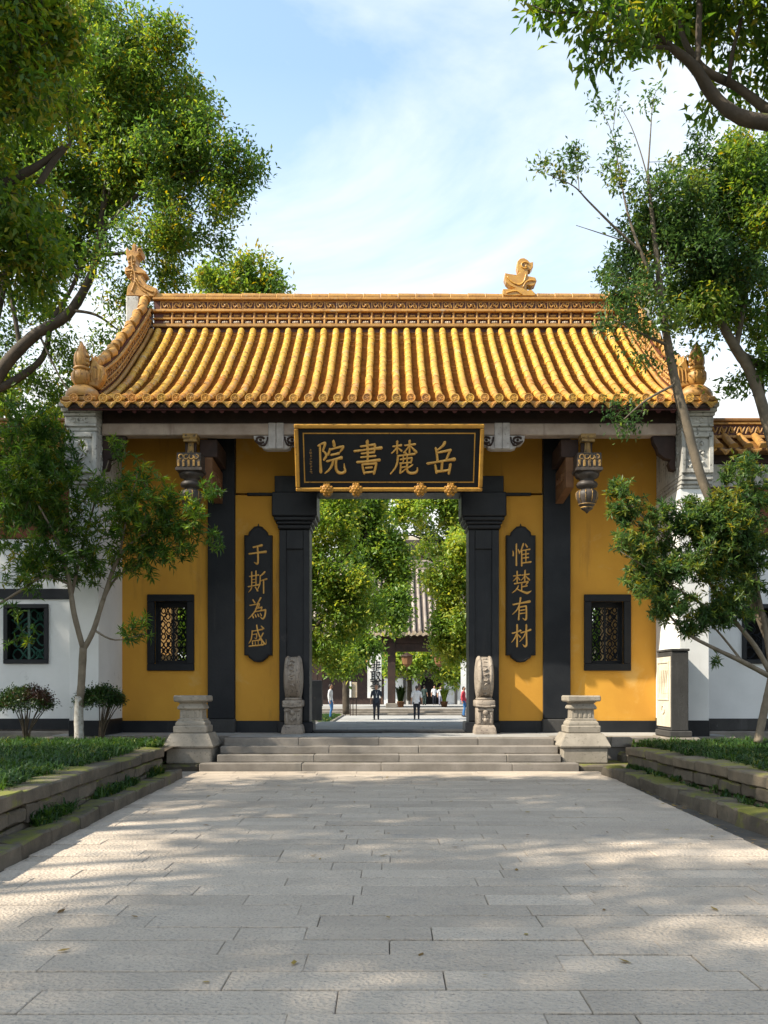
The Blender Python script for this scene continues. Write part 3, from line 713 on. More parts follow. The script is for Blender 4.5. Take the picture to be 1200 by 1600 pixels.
bl = MB(); bl.lathe([(.02, 0), (.034, .02), (.026, .05), (.036, .10), (.026, .16), (.03, .2), (.024, .24), (.036, .28), (.02, .30), (.012, .325)], (0, 0, 0), 8)
bp_ = bl.build('ridge_baluster', M['glaze_dull'], ridge, origin=(0, 0, 0), smooth=True)
kb = MB(); kb.box(-.06, .06, -.012, 0, -.035, .035, .01); kb.ball((-.045, -.015, 0), .03, 7); kb.ball((.045, -.015, .005), .03, 7); kb.ball((0, -.02, .0), .034, 7)
kk = kb.build('ridge_relief', M['pale_relief'], ridge, origin=(0, 0, 0), auto=50)
kb = MB(); kb.box(-.07, .07, -.02, 0, -.025, .025, .012); k2 = kb.build('ridge_block', M['glaze_dull'], ridge, origin=(0, 0, 0), auto=50)
used = set(); nP = 39
for i in range(nP):
    X = (i - (nP - 1) / 2) * SPC * .966
    for kind, pz, py_ in ((pp[i % 3], RZ + .508, RY - .10), (bp_, RZ + .045, RY - .13), (kk, RZ + .105, RY - .105), (k2, RZ + .265, RY - .105)):
        xx = X + (SPC / 2 if kind in (bp_,) else 0)
        if kind.name in used: dup(kind, (xx, py_, pz + U(-.003, .003)), ridge, (0, U(-.04, .04), 0), None)
        else: place(kind, (xx, py_, pz), ridge); used.add(kind.name)
# ---- verge ridges down both gables
for s in (-1, 1):
    xv = lambda y: s * (5.80 - .16 * (y - 18) / 3.3)
    yv = np.linspace(18.02, 21.4, 30)
    m = MB(); vs = []; fs = []; hw = .12
    for y in yv:
        z = zr(min(y, 21.2)); XV = xv(y)
        for X, dz in ((XV - hw, -.05), (XV + hw, -.05), (XV + hw, .58), (XV - hw, .58)): vs.append((X, y, z + dz))
    for i in range(len(yv) - 1):
        for k in range(4): fs.append((i * 4 + k, i * 4 + (k + 1) % 4, i * 4 + 4 + (k + 1) % 4, i * 4 + 4 + k))
    fs += [(0, 1, 2, 3), tuple(4 * (len(yv) - 1) + k for k in range(4))[::-1]]
    m.add(vs, fs); verge = part(m, 'verge_ridge', M['glaze_deep'])
    for dz, r_, w in ((.06, .05, .165), (.29, .022, .13), (.53, .035, .15), (.17, .018, .125)):
        for e in (1, -1):
            m = MB(); m.tube([(xv(y) + e * w, y, zr(min(y, 21.2)) + dz) for y in yv], r_, 6); part(m, 'verge_moulding', M['glaze_dull'], verge, smooth=True)
    # scroll strips on the visible face
    m = MB()
    for i in range(28):
        y = 18.15 + i * .11; z = zr(y); sl = math.atan(slope(y)); XV = xv(y)
        for dz in (.41, .23):
            for q in range(1):
                m.tube([(XV - s * (hw + .01), y + .05 * math.cos(a) * math.cos(sl) - .045 * math.sin(a) * math.sin(sl) * 1.0, z + dz + .05 * math.cos(a) * math.sin(sl) + .05 * math.sin(a) * math.cos(sl)) for a in np.linspace(i, i + 5, 8)], .016, 4)
    part(m, 'verge_scrollwork', M['glaze_dull'], verge, kind='stuff')
    ck = [(xv(y), y, zr(min(y, 21.1)) + .66 + max(0, y - 21.1) * .9) for y in np.linspace(17.98, 21.42, 80)]; ca = np.array(ck); cl_ = np.concatenate([[0], np.cumsum(np.linalg.norm(np.diff(ca, axis=0), axis=1))]); nV = 19; dl = cl_[-1] / nV
    m = MB(); m.tube([(0, 0, 0), (0, .012, 0), (0, .03, 0), (0, dl * .97, 0), (0, dl * 1.04, 0)], [.096, .104, .100, .098, .094], 12)
    vc = m.build('verge_cap_tile', M['glaze_dull'], verge, origin=(0, 0, 0), auto=40); ff = True
    
    for i in range(nV):
        pz_ = tuple(float(np.interp(i * dl, cl_, ca[:, k])) for k in range(3)); p2_ = [float(np.interp((i + 1) * dl, cl_, ca[:, k])) for k in range(3)]; an = math.atan2(p2_[2] - pz_[2], p2_[1] - pz_[1])
        if ff: place(vc, pz_, verge); vc.rotation_euler = (an, 0, 0); ff = False
        else: dup(vc, pz_, verge, (an, U(-.4, .4), U(-.006, .006)))
    # outer strip beyond the verge
    m = MB()
    for y0, y1 in zip(np.linspace(17.62, 21.1, 16)[:-1], np.linspace(17.62, 21.1, 16)[1:]):
        m.add([(s * (xv0(y0) + .11), y0, zr(y0) + .04), (s * (edge(y0) + .02), y0, zr(y0) - .0), (s * (edge(y1) + .02), y1, zr(y1)), (s * (xv0(y1) + .11), y1, zr(y1) + .04)], [(0, 1, 2, 3)])
    part(m, 'verge_apron', M['glaze_pan'], verge)
    # foot of the verge: dome base, swelling body and pointed head
    B = lambda x, z: (s * x, z)
    m = MB(); Xo = s * 5.98; Yo = 17.86
    m.lathe([(.31, 7.14), (.33, 7.18), (.33, 7.22), (.29, 7.30), (.20, 7.37), (.12, 7.40)], (Xo, Yo, 0), 16, 'z', 0, 1, .8)
    fin = part(m, 'roof_finial', M['glaze_dull'], roof, auto=50)
    m = MB(); m.lathe([(.10, 7.38), (.14, 7.42), (.19, 7.51), (.188, 7.62), (.135, 7.69)], (Xo + s * .02, Yo, 0), 14); m.lathe([(.13, 7.69), (.16, 7.71), (.16, 7.74), (.13, 7.76)], (Xo + s * .02, Yo, 0), 14)
    for q in range(9):
        a = 2 * math.pi * q / 9; m.tube([(Xo + s * .02 + r_ * math.cos(a), Yo + r_ * math.sin(a), z) for r_, z in ((.11, 7.39), (.143, 7.43), (.192, 7.52), (.190, 7.62), (.137, 7.69))], .008, 5)
    part(m, 'finial_body', M['glaze_dull'], fin, smooth=True)
    m = MB(); m.lathe([(.12, 7.75), (.15, 7.83), (.145, 7.95), (.13, 8.02), (.10, 8.06), (.095, 8.10), (.05, 8.18), (.012, 8.26)], (Xo + s * .02, Yo, 0), 12)
    for q in range(3): m.ball((Xo + s * (.02 - .13), Yo - .06, 7.80 + q * .08), .045, 6)
    for q in range(6):
        a = 2 * math.pi * q / 6; m.tube([(Xo + s * .02 + r_ * math.cos(a), Yo + r_ * math.sin(a), z) for r_, z in ((.125, 7.76), (.15, 7.84), (.143, 7.96), (.11, 8.06), (.055, 8.18))], [.010, .014, .014, .010, .005], 5)
    part(m, 'finial_head', M['glaze_dull'], fin, auto=50)
    m = MB(); ol = [(-.10, 7.40), (-.12, 7.72), (-.17, 7.86), (-.16, 8.02), (-.21, 7.92), (-.235, 8.0), (-.26, 7.88), (-.33, 7.80), (-.40, 7.78), (-.44, 7.62), (-.40, 7.50), (-.30, 7.36)]
    m.prism([(Xo + s * x, z) for x, z in (ol if s > 0 else ol)], Yo - .02, Yo + .14, .025)
    for q in range(3): m.tube([(Xo - s * (.18 + .07 * q), Yo - .03, 7.48), (Xo - s * (.20 + .07 * q), Yo - .03, 7.72)], .014, 5)
    part(m, 'finial_wing', M['glaze_dull'], fin)
    # short eave tiles round the corner
    m = MB(); m.box(*sorted((s * 5.66, s * 6.30)), 17.62, 18.0, 7.03, 7.13, .02); part(m, 'verge_foot', M['glaze_dull'], fin)
# dragon at the ridge end: outline with its own depth
DR = [(-.02, .0), (.10, .0), (.72, -.02), (.80, .12), (.80, .18), (.55, .27), (.46, .36), (.40, .46), (.42, .50), (.52, .53), (.50, .60), (.40, .66), (.31, .72), (.25, .82), (.24, .94), (.30, 1.0), (.37, 1.02), (.41, 1.09), (.38, 1.17), (.31, 1.18), (.29, 1.12), (.24, 1.10), (.22, 1.16), (.24, 1.26), (.18, 1.30), (.13, 1.22), (.13, 1.13), (.05, 1.12), (.0, 1.20), (-.04, 1.13), (-.03, 1.02), (-.01, .92), (.03, .82), (.03, .72), (-.05, .70), (-.07, .60), (-.05, .53), (.06, .54), (.10, .48), (.09, .40), (.10, .32), (.02, .24), (.0, .16)]
for s in (-1, 1):
    ox = s * -6.13 if False else 0
    m = MB(); m.prism([(s * (5.74 - x) + 0, RZ + .72 + z * .94) for x, z in [(x * .86 - .33 + .0, z) for x, z in DR]], RY - .15, RY + .15, .014)
    dr = part(m, 'ridge_dragon', M['glaze_dull'], ridge)
    q = lambda x, z: (s * (5.74 - (x * .86 - .33)), RY - .16, RZ + .72 + z * .94)
    m = MB()
    m.tube([q(*p) for p in smooth_path([(.12, .10), (.2, .3), (.22, .5), (.14, .75), (.12, 1.0)], 5)], .022, 5)
    m.tube([q(*p) for p in smooth_path([(.25, .42), (.4, .24), (.55, .14), (.72, .08)], 5)], .025, 5)
    m.tube([q(*p) for p in smooth_path([(.22, .36), (.36, .18), (.52, .07)], 5)], .018, 5)
    for w_ in range(7): m.ball(q(.10 + .015 * w_, .40 + .075 * w_), .026, 6)
    for w_ in range(5): m.tube([q(.30 + .08 * w_, .34 - .055 * w_), q(.34 + .08 * w_, .26 - .05 * w_)], .014, 5)
    for w_ in range(4): m.tube([q(.02 + .0 * w_, .60 + .1 * w_), q(.09, .63 + .1 * w_)], .013, 5)
    m.ball(q(.08, .95), .035, 8); m.tube([q(.34 + .05 * math.cos(a), 1.10 + .05 * math.sin(a)) for a in np.linspace(0, 5, 9)], .018, 5)
    m.tube([q(*p) for p in ((-.03, .6), (.1, .62), (.3, .55), (.45, .54))], .02, 5)
    part(m, 'dragon_relief', M['glaze_dull'], dr, smooth=True)
    # bare gable stone under the dragon
    m = MB(); m.box(*sorted((s * 5.80, s * 6.10)), RY - .15, RY + .2, 9.6, RZ + .72, .02); part(m, 'gable_stone', M['corbel'], ridge)
# the ornament that stands on the ridge
RO = [(-.30, 0), (.28, 0), (.30, .04), (.22, .13), (.13, .12), (.11, .16), (.12, .24), (.22, .22), (.29, .25), (.32, .33), (.29, .41), (.2, .43), (.14, .44), (.14, .58), (.2, .58), (.245, .64), (.25, .76), (.18, .745), (.14, .80), (.06, .85), (-.02, .835), (-.075, .77), (-.085, .66), (-.06, .57), (-.03, .53), (-.06, .50), (-.10, .47), (-.22, .49), (-.325, .51), (-.335, .40), (-.30, .31), (-.22, .22), (-.11, .17), (-.19, .14), (-.24, .15), (-.37, .15), (-.37, .02)]
oc = P(813, 462, RY).x
m = MB(); m.prism([(oc + x * 1.14, RZ + .735 + z * 1.03) for x, z in RO], RY - .12, RY + .12, .010); orn = part(m, 'ridge_ornament', M['glaze'], ridge)
q = lambda x, z: (oc + x * 1.14, RY - .13, RZ + .735 + z * 1.03)
m = MB(); m.tube([q(.08 + .075 * math.cos(a), .68 + .07 * math.sin(a)) for a in np.linspace(.6, 5.4, 12)], .018, 5); m.ball(q(.10, .66), .03, 7)
m.tube([q(*p) for p in smooth_path([(-.28, .42), (-.18, .30), (-.04, .24), (.06, .32), (.1, .48)], 5)], .018, 5); m.tube([q(*p) for p in smooth_path([(-.3, .06), (-.1, .1), (.02, .02)], 5)], .016, 5)
m.tube([q(*p) for p in smooth_path([(.04, .18), (.1, .3), (.2, .34), (.28, .33)], 5)], .02, 5); part(m, 'ornament_relief', M['glaze'], orn, smooth=True)
# ---- end piers in front of the gables
for s in (-1, 1):
    x0, x1 = 5.715, 6.29
    X = lambda a, b_: sorted((s * a, s * b_))
    m = MB(); m.box(*X(x0, x1), 18.0, 19.6, .86, 5.42, .006); pier = part(m, 'end_pier', M['white'])
    m = MB(); m.box(*X(x0 - .012, x1 + .012), 17.98, 19.6, .50, .857, .01); part(m, 'pier_plinth', M['black_stone'], pier)
    m = MB()
    for d, z0, z1 in ((.03, 5.42, 5.49), (.07, 5.492, 5.57), (.11, 5.572, 5.66)):
        m.box(*X(x0 - .0, x1 + d * .5), 18.0 - d, 19.58, z0, z1, .015)
    part(m, 'pier_moulding', M['corbel'], pier)
    m = MB(); m.box(*X(x0, x1 + .05), 17.90, 19.57, 5.662, 6.52, .006); blk = part(m, 'pier_block', M['corbel'], pier)
    # frame of the relief panel
    m = MB()
    for a0, a1, z0, z1 in ((x0, x0 + .085, 5.70, 6.49), (x1 - .04, x1 + .045, 5.70, 6.49), (x0 + .087, x1 - .042, 6.40, 6.49), (x0 + .087, x1 - .042, 5.70, 5.78)):
        m.box(*X(a0, a1), 17.855, 17.899, z0, z1, .01)
    part(m, 'panel_frame', M['corbel'], blk)
    m = MB(); rr = random.Random(31 if s < 0 else 32); xc = s * (x0 + x1) / 2
    if s < 0:
        m.tube([(xc + .12 * math.cos(a), 17.885, 6.20 + .13 * math.sin(a)) for a in np.linspace(-.6, 4.2, 14)], .03, 6)
        m.tube([(xc - .02 + .09 * math.cos(a), 17.885, 6.13 + .15 * math.sin(a)) for a in np.linspace(2.6, 7.0, 14)], .028, 6)
        m.tube(smooth_path([(xc + .1, 17.885, 6.2), (xc + .02, 17.88, 6.08), (xc - .12, 17.885, 5.98)], 4), .02, 5); m.ball((xc - .01, 17.88, 5.88), .06, 8); m.ball((xc - .1, 17.89, 6.3), .04, 8)
    else:
        for q in range(26):
            px_, pz_ = xc + rr.uniform(-.15, .15), rr.uniform(5.82, 6.36); m.ball((px_, 17.892, pz_), rr.uniform(.018, .036), 6)
        m.tube(smooth_path([(xc - .05, 17.885, 5.8), (xc + .06, 17.885, 6.0), (xc - .06, 17.885, 6.2), (xc + .05, 17.885, 6.38)], 5), .018, 5)
    part(m, 'pier_relief', M['corbel'], blk, smooth=True, kind='stuff')
    # stepped courses up to the eave
    for d, z0, z1 in ((.02, 6.522, 6.60), (.06, 6.602, 6.66), (.05, 6.662, 6.80), (.10, 6.802, 6.86), (.16, 6.862, 6.94), (.22, 6.942, 7.03)):
        m = MB(); m.box(*X(x0, x1 + .02 + d * .35), 17.90 - d, 19.56, z0, z1, .012); o = part(m, 'pier_course', M['corbel'], pier)
        if abs(d - .05) < .001:
            m = MB()
            for q in (-.16, -.03, .1): m.tube([(xc + q + .04 * math.cos(a), 17.845, 6.73 + .045 * math.sin(a)) for a in np.linspace(q * 9, q * 9 + 4.6, 8)], .014, 5)
            part(m, 'course_scroll', M['corbel'], o, kind='stuff')
    # scroll carving on the inner return
    m = MB()
    for q in range(7):
        z = 5.80 + q * .16; m.tube([(s * (x0 - .006), 18.2 + .09 * math.cos(a) + (q % 2) * .08, z + .07 * math.sin(a)) for a in np.linspace(q, q + 4.6, 8)], .016, 5)
    part(m, 'return_scroll', M['corbel'], blk, kind='stuff')
# ---- front beams
m = MB(); m.box(-5.70, 5.70, 18.20, 18.46, 6.755, 7.12, .01); part(m, 'eave_beam', M['wood_dark'])
m = MB(); m.box(-5.70, 5.70, 18.14, 18.42, 6.515, 6.75, .018); bm_ = part(m, 'front_beam', M['wood'])
# cloud brackets under the front beam
for s in (-1, 1):
    xc = s * 2.24
    ol = [(-.46, 6.51), (-.44, 6.43), (-.38, 6.39), (-.36, 6.33), (-.30, 6.31), (-.27, 6.26), (-.20, 6.235), (.20, 6.235), (.27, 6.26), (.29, 6.32), (.38, 6.33), (.44, 6.40), (.46, 6.51)]
    m = MB(); m.prism([(xc + x, z) for x, z in ol], 18.16, 18.34, .015); br = part(m, 'cloud_bracket', M['bracket'])
    m = MB()
    for e in (-1, 1):
        m.tube([(xc + e * .31 + .085 * math.cos(a), 18.15, 6.42 + .06 * math.sin(a)) for a in np.linspace(.4, 5.6, 10)], .024, 5)
        m.tube(smooth_path([(xc + e * .17, 18.15, 6.48), (xc + e * .19, 18.15, 6.38), (xc + e * .24, 18.15, 6.31), (xc + e * .35, 18.15, 6.345), (xc + e * .41, 18.15, 6.40)], 4), .017, 5)
        m.tube([(xc + e * .27 + .035 * math.cos(a), 18.155, 6.345 + .03 * math.sin(a)) for a in np.linspace(2, 6.6, 8)], .015, 5)
        m.ball((xc + e * .31, 18.15, 6.42), .03, 6)
    part(m, 'bracket_scroll', M['wood_dark'], br, smooth=True, kind='stuff')
    for e in (-1, 1):
        m = MB(); m.box(xc + e * .078 - .075, xc + e * .078 + .075, 18.115, 18.16, 6.24, 6.755, .012); part(m, 'bracket_block', M['bracket'], br)
    # dark scroll bracket against the end pier
    xo = s * 5.70
    ol = [(0, 6.51), (0, 5.82), (.10, 5.84), (.14, 5.96), (.10, 6.04), (.20, 6.06), (.34, 6.16), (.38, 6.28), (.44, 6.38), (.46, 6.51)]
    m = MB(); m.prism([(xo - s * x, z) for x, z in ol], 18.20, 18.36, .015); o = part(m, 'corner_bracket', M['wood_dark'])
    # hanging lotus post
    xh = s * 3.925; yh = 18.16
    m = MB(); m.stack([(.145, 6.51), (.145, 6.43), (.125, 6.42), (.13, 6.37), (.13, 6.36)], (xh, yh, 0)); hp = part(m, 'hanging_post', M['gold_dim'])
    m = MB(); m.stack([(.05, 6.37), (.055, 6.25), (.07, 6.12)], (xh, yh, 0)); m.box(xh - .02, xh + .03, yh - .075, yh - .04, 6.12, 6.36, .008); part(m, 'post_neck', M['gold_dim'], hp)
    m = MB(); m.box(xh - .12, xh - .055, yh - .03, yh + .05, 6.12, 6.37, .01); m.box(xh + .055, xh + .10, yh - .03, yh + .05, 6.12, 6.37, .01); part(m, 'post_cheek', M['wood_dark'], hp, kind='stuff')
    m = MB(); m.stack([(.17, 6.13), (.235, 6.11), (.235, 5.83), (.26, 5.82), (.26, 5.77), (.20, 5.75)], (xh, yh, 0)); bx = part(m, 'post_box', M['lotus'], hp)
    m = MB(); rr = random.Random(8)
    for q in range(5):
        xq = xh - .2 + q * .1; m.box(xq - .022, xq + .022, yh - .255, yh - .23, 5.84, 5.97, .006)
    for q in range(4):
        xq = xh - .15 + q * .1; m.tube([(xq + .045 * math.cos(a), yh - .24, 6.03 + .045 * math.sin(a)) for a in np.linspace(q, q + 5, 8)], .014, 5)
    part(m, 'box_carving', M['gold_dim'], bx, kind='stuff')
    m = MB(); m.lathe([(.235, 5.76), (.245, 5.72), (.22, 5.67), (.15, 5.64), (.145, 5.60), (.19, 5.575), (.215, 5.53), (.20, 5.485), (.13, 5.455), (.125, 5.43), (.18, 5.41), (.215, 5.36), (.21, 5.27), (.17, 5.17), (.15, 5.145), (.165, 5.135), (.15, 5.12), (.11, 5.09), (.125, 5.07), (.10, 5.04), (.05, 5.01), (.005, 4.96)], (xh, yh, 0), 20)
    lo = part(m, 'lotus_drop', M['lotus'], hp, smooth=True)
    m = MB()
    for q in range(10):
        a = 2 * math.pi * q / 10; m.tube([(xh + r_ * math.cos(a), yh + r_ * math.sin(a), z) for r_, z in ((.18, 5.41), (.216, 5.36), (.212, 5.27), (.172, 5.17))], .010, 5)
    m.lathe([(.155, 5.128), (.172, 5.134), (.172, 5.142), (.155, 5.148)], (xh, yh, 0), 18); m.lathe([(.11, 5.06), (.13, 5.07), (.128, 5.085), (.11, 5.09)], (xh, yh, 0), 14)
    part(m, 'lotus_gilding', M['gold_dim'], lo, smooth=True, kind='stuff')
    # tie beam from the post back to the pilaster
    m = MB(); xa = s * 3.62
    m.add([(xa - .08, 18.34, 6.12), (xa + .08, 18.34, 6.12), (xa + .08, 19.46, 6.06), (xa - .08, 19.46, 6.06), (xa - .08, 18.34, 5.52), (xa + .08, 18.34, 5.52), (xa + .08, 19.46, 5.42), (xa - .08, 19.46, 5.42)],
        [(0, 1, 2, 3), (4, 7, 6, 5), (0, 4, 5, 1), (1, 5, 6, 2), (2, 6, 7, 3), (3, 7, 4, 0)]); tb = part(m, 'tie_beam', M['wood_brown'])
    m = MB()
    for q in range(4):
        yq = 18.55 + q * .22; m.tube([(xa - s * .085, yq + .07 * math.cos(a), 5.80 + .08 * math.sin(a)) for a in np.linspace(q, q + 4.8, 8)], .014, 5)
    part(m, 'tie_beam_carving', M['wood_brown'], tb, kind='stuff')
    m = MB(); m.box(*sorted((s * 3.45, s * 3.80)), 18.36, 19.4, 6.13, 6.49, .01); part(m, 'tie_block', M['wood_dark'])
# ---- windows with lattice
def lattice_mb(x0, x1, z0, z1, y, r_, seed, nx=5, nz=8):
    m = MB(); w = (x1 - x0) / nx; h = (z1 - z0) / nz; rr = random.Random(seed)
    for i in range(nx):
        for j in range(nz):
            cx_, cz_ = x0 + (i + .5) * w + rr.uniform(-.12, .12) * w, z0 + (j + .5) * h + rr.uniform(-.15, .15) * h
            k = (i + j + (rr.random() < .3)) % 2
            if k: 
                pts = [(cx_ + w * .46 * math.cos(a) * (.75 + .25 * math.cos(2 * a)), y, cz_ + h * .46 * math.sin(a)) for a in np.linspace(0, 2 * math.pi, 9)]
                m.tube(pts, r_, 4)
            else:
                for e in (-1, 1):
                    m.tube(smooth_path([(cx_ - w * .55, y, cz_ + e * h * .55), (cx_ - w * .12, y, cz_ + e * h * .22), (cx_ + e * w * .06, y, cz_), (cx_ + w * .12, y, cz_ - e * h * .22), (cx_ + w * .55, y, cz_ - e * h * .55)], 3), r_, 4)
                if rr.random() < .5: m.tube([(cx_ + .3 * w * math.cos(a), y, cz_ + .3 * h * math.sin(a)) for a in np.linspace(0, 5, 7)], r_ * .8, 4)
    m.box((x0 + x1) / 2 - r_ * 1.4, (x0 + x1) / 2 + r_ * 1.4, y - r_, y + r_, z0, z1)
    return m
for s in (-1, 1):
    x0, x1 = sorted((s * WIN[0], s * WIN[1])); z0, z1 = WIN[2], WIN[3]
    m = MB(); fw = .125; y0, y1 = YW - .06, YW + .06
    m.box(x0 - .15, x1 + .15, y0, y1, z1 - .0, z1 + .15, .01); m.box(x0 - .15, x1 + .15, y0, y1, z0 - .15, z0, .01)
    m.box(x0 - .15, x0, y0, y1, z0 + .001, z1 - .001, .01); m.box(x1, x1 + .15, y0, y1, z0 + .001, z1 - .001, .01)
    wf = part(m, 'window', M['black'])
    m = MB(); t_ = .075; ya, yb = YW + .20, YW + .26
    m.box(x0, x1, ya, yb, z1 - t_ * 1.5, z1, .006); m.box(x0, x1, ya, yb, z0, z0 + t_, .006); m.box(x0, x0 + t_, ya, yb, z0 + t_ + .001, z1 - t_ * 1.5 - .001); m.box(x1 - t_, x1, ya, yb, z0 + t_ + .001, z1 - t_ * 1.5 - .001)
    part(m, 'window_sash', M['black'], wf)
    m = MB()
    for a, b_, c, d in ((x0, x0 + .012, z0, z1), (x1 - .012, x1, z0, z1)): m.box(a, b_, YW + .061, YW + .44, c, d)
    m.box(x0 + .013, x1 - .013, YW + .061, YW + .44, z0, z0 + .012); m.box(x0 + .013, x1 - .013, YW + .061, YW + .44, z1 - .012, z1); part(m, 'window_reveal', M['black'], wf)
    part(lattice_mb(x0 + t_, x1 - t_, z0 + t_, z1 - t_ * 1.5, YW + .23, .0145, 50 + s), 'lattice', M['black'], wf, kind='stuff', fixn=False)
# ================================================================ carved boards
CH = {
'yue': "62,4,9 55,15,8 38,27,5;30,21,6 33,28,8 36,44,7 38,59,8;40,35,6 62,31,7 82,28,9;80,29,8 74,42,7 68,56,7;4,68,8 30,64,6 70,58,7 96,55,11;54,61,9 53,76,8 53,91,8;30,72,7 33,84,8 35,96,7;34,92,8 58,90,7 80,87,7;82,70,9 80,84,8 77,98,8",
'lu': "12,17,5 26,15,5 40,13,7;26,2,8 26,20,6 26,38,6;25,18,5 18,28,5 7,37,4;28,20,4 34,25,5 41,30,7;52,14,5 70,12,5 87,10,7;68,0,8 68,18,6 68,38,6;66,15,5 58,26,5 48,36,4;70,15,4 80,24,6 91,34,9;52,34,6 58,41,7;28,45,5 56,42,5 86,39,7;28,44,7 27,62,7 20,80,6 3,99,4;37,56,5 56,53,5 76,51,6;76,51,6 75,58,6 73,66,5;47,44,5 47,66,5;60,43,5 60,66,5;36,67,5 56,66,5 74,64,5;38,68,6 38,82,6 36,96,6;36,96,6 46,91,5 55,84,4;39,80,5 55,77,5;79,71,5 70,77,5 61,81,5;60,68,7 60,80,7 61,90,8 70,96,8 84,96,8 94,91,7 95,80,4",
'shu': "26,17,6 50,14,6 74,11,8;74,12,8 73,24,7 71,35,6;4,31,7 40,27,6 96,21,10;28,38,5 72,34,6;48,1,10 49,30,8 49,63,7;26,49,5 76,45,6;13,64,7 50,61,7 90,57,9;30,70,6 33,84,7 37,98,7;31,70,6 54,69,6 78,67,8;78,67,8 75,82,8 70,98,8;42,81,6 64,79,6;36,95,6 52,94,6 69,92,6",
'yuan': "6,15,6 18,9,6 30,7,9;30,8,8 26,19,7 21,30,6;22,30,5 30,37,7 32,46,8 24,57,6;12,14,7 12,50,7 13,93,10;58,1,9 61,16,9;45,23,5 43,32,7 39,41,8;44,27,6 68,21,6 91,17,8;91,18,8 86,26,7 79,34,4;50,42,7 62,40,6 76,37,8;35,61,7 58,56,6 85,50,10;56,58,8 52,72,8 42,86,6 27,97,4;67,54,8 65,70,8 66,86,9 74,95,9 86,96,8 96,91,8 94,80,6 93,68,3",
'yu': "28,17,8 50,13,8 74,8,11;6,47,8 50,42,8 95,37,11;50,12,8 52,40,9 53,70,9 52,88,10;52,88,10 45,92,8 33,85,3",
'si': "8,26,5 30,23,5 56,19,7;20,6,6 20,40,6 20,70,6;42,2,7 42,36,6 42,68,6;22,40,4 42,38,4;22,54,4 42,52,4;2,72,6 28,68,5 57,63,7;20,76,6 14,86,5 3,97,3;38,74,5 44,81,6 51,91,8;88,5,8 76,16,7 63,25,4;64,22,6 64,46,6 60,66,6 50,86,3;66,46,5 80,42,5 99,37,8;82,44,6 82,70,7 82,101,7",
'wei': "26,10,6 36,23,8;67,1,9 60,12,7 49,26,5;10,35,5 36,31,5 60,27,7;60,28,6 58,36,6 55,45,5;52,28,7 40,56,7 24,76,6 2,95,3;40,50,5 56,47,5 73,43,7;73,44,6 70,52,6 68,60,5;32,64,5 60,60,5 93,55,9;92,56,8 91,72,8 86,88,8 78,96,7;78,96,7 72,93,5 64,86,3;24,80,5 29,91,7;38,77,5 43,88,6;52,74,5 57,85,6;65,71,5 71,82,6",
'sheng': "22,30,5 48,26,5 77,21,7;22,28,6 21,48,6 16,68,6 4,86,3;25,45,4 36,43,4 46,42,5;46,42,5 46,54,5 43,63,5;43,63,5 39,63,4 34,59,2;46,3,7 51,28,7 60,50,7 74,72,8 88,88,8;88,88,8 95,86,5 95,66,2;80,38,6 70,54,6 55,71,3;70,7,5 83,18,8;23,74,5 24,84,5 26,95,5;23,74,5 48,71,5 72,69,6;72,70,5 72,80,5 71,92,5;38,73,4 39,93,4;54,71,4 55,92,4;6,98,6 40,95,6 80,91,8",
'wei2': "6,34,5 8,44,7 7,55,8;24,3,8 24,50,7 24,99,8;33,27,5 40,40,8;61,1,8 52,24,7 39,46,4;52,30,7 52,64,7 52,101,8;72,3,6 81,16,8;54,32,5 74,29,5 95,26,7;74,29,6 74,56,6 74,85,6;54,50,5 88,46,6;54,66,5 88,63,6;54,88,6 76,86,6 99,83,9",
'chu': "9,24,5 28,22,5 46,19,7;28,3,8 28,28,7 28,53,6;27,26,5 20,36,5 7,47,3;30,28,4 42,41,6;52,20,5 70,18,5 91,15,7;70,-1,8 69,24,7 68,49,6;68,22,5 60,34,5 49,43,3;72,22,4 80,31,6 93,41,8;13,59,6 48,54,6 85,49,8;85,50,7 80,57,6 73,64,3;52,56,7 52,72,6 52,89,6;54,73,5 80,68,7;34,68,7 28,80,6 16,91,5 2,100,3;23,80,4 40,88,6 60,95,8 82,100,10 102,91,3",
'you': "7,31,7 46,25,7 95,17,11;46,1,9 42,24,8 30,52,7 3,76,3;38,42,7 38,70,7 36,99,9;38,44,6 58,40,6 76,38,8;76,39,8 77,68,8 76,94,9;76,95,9 70,100,7 57,92,3;40,58,5 74,54,5;40,72,5 74,69,5",
'cai': "3,39,7 24,34,6 47,27,9;28,1,9 28,48,8 28,99,9;27,36,6 16,60,6 -1,80,3;32,44,4 38,50,6 45,57,7;48,37,6 72,31,6 99,23,9;76,1,9 77,46,8 78,90,9;78,91,9 70,99,8 57,89,3;74,34,6 62,56,6 41,77,3",
'fei': "40,2,10 40,50,9 34,98,8;62,2,10 62,50,9 63,100,9;10,22,8 36,20,8;8,46,8 36,44,8;4,72,8 38,68,8;64,20,8 92,18,8;64,44,8 94,42,8;64,70,8 98,68,9",
'qu': "4,14,8 52,10,8;16,14,8 16,84,8;42,12,8 42,98,8;18,36,7 40,34,7;18,56,7 40,54,7;2,86,8 48,76,8;56,24,8 92,18,9;92,18,9 80,60,8 52,98,6;58,36,7 74,66,9 99,94,10",
'shi': "6,14,8 94,10,9;50,0,9 50,98,9;24,24,7 24,38,7;24,24,7 76,22,7 74,37,7;24,38,7 76,37,7;12,50,7 84,46,8 82,74,7;2,62,8 98,58,9;14,76,7 84,74,7;50,98,8 34,92,4",
}
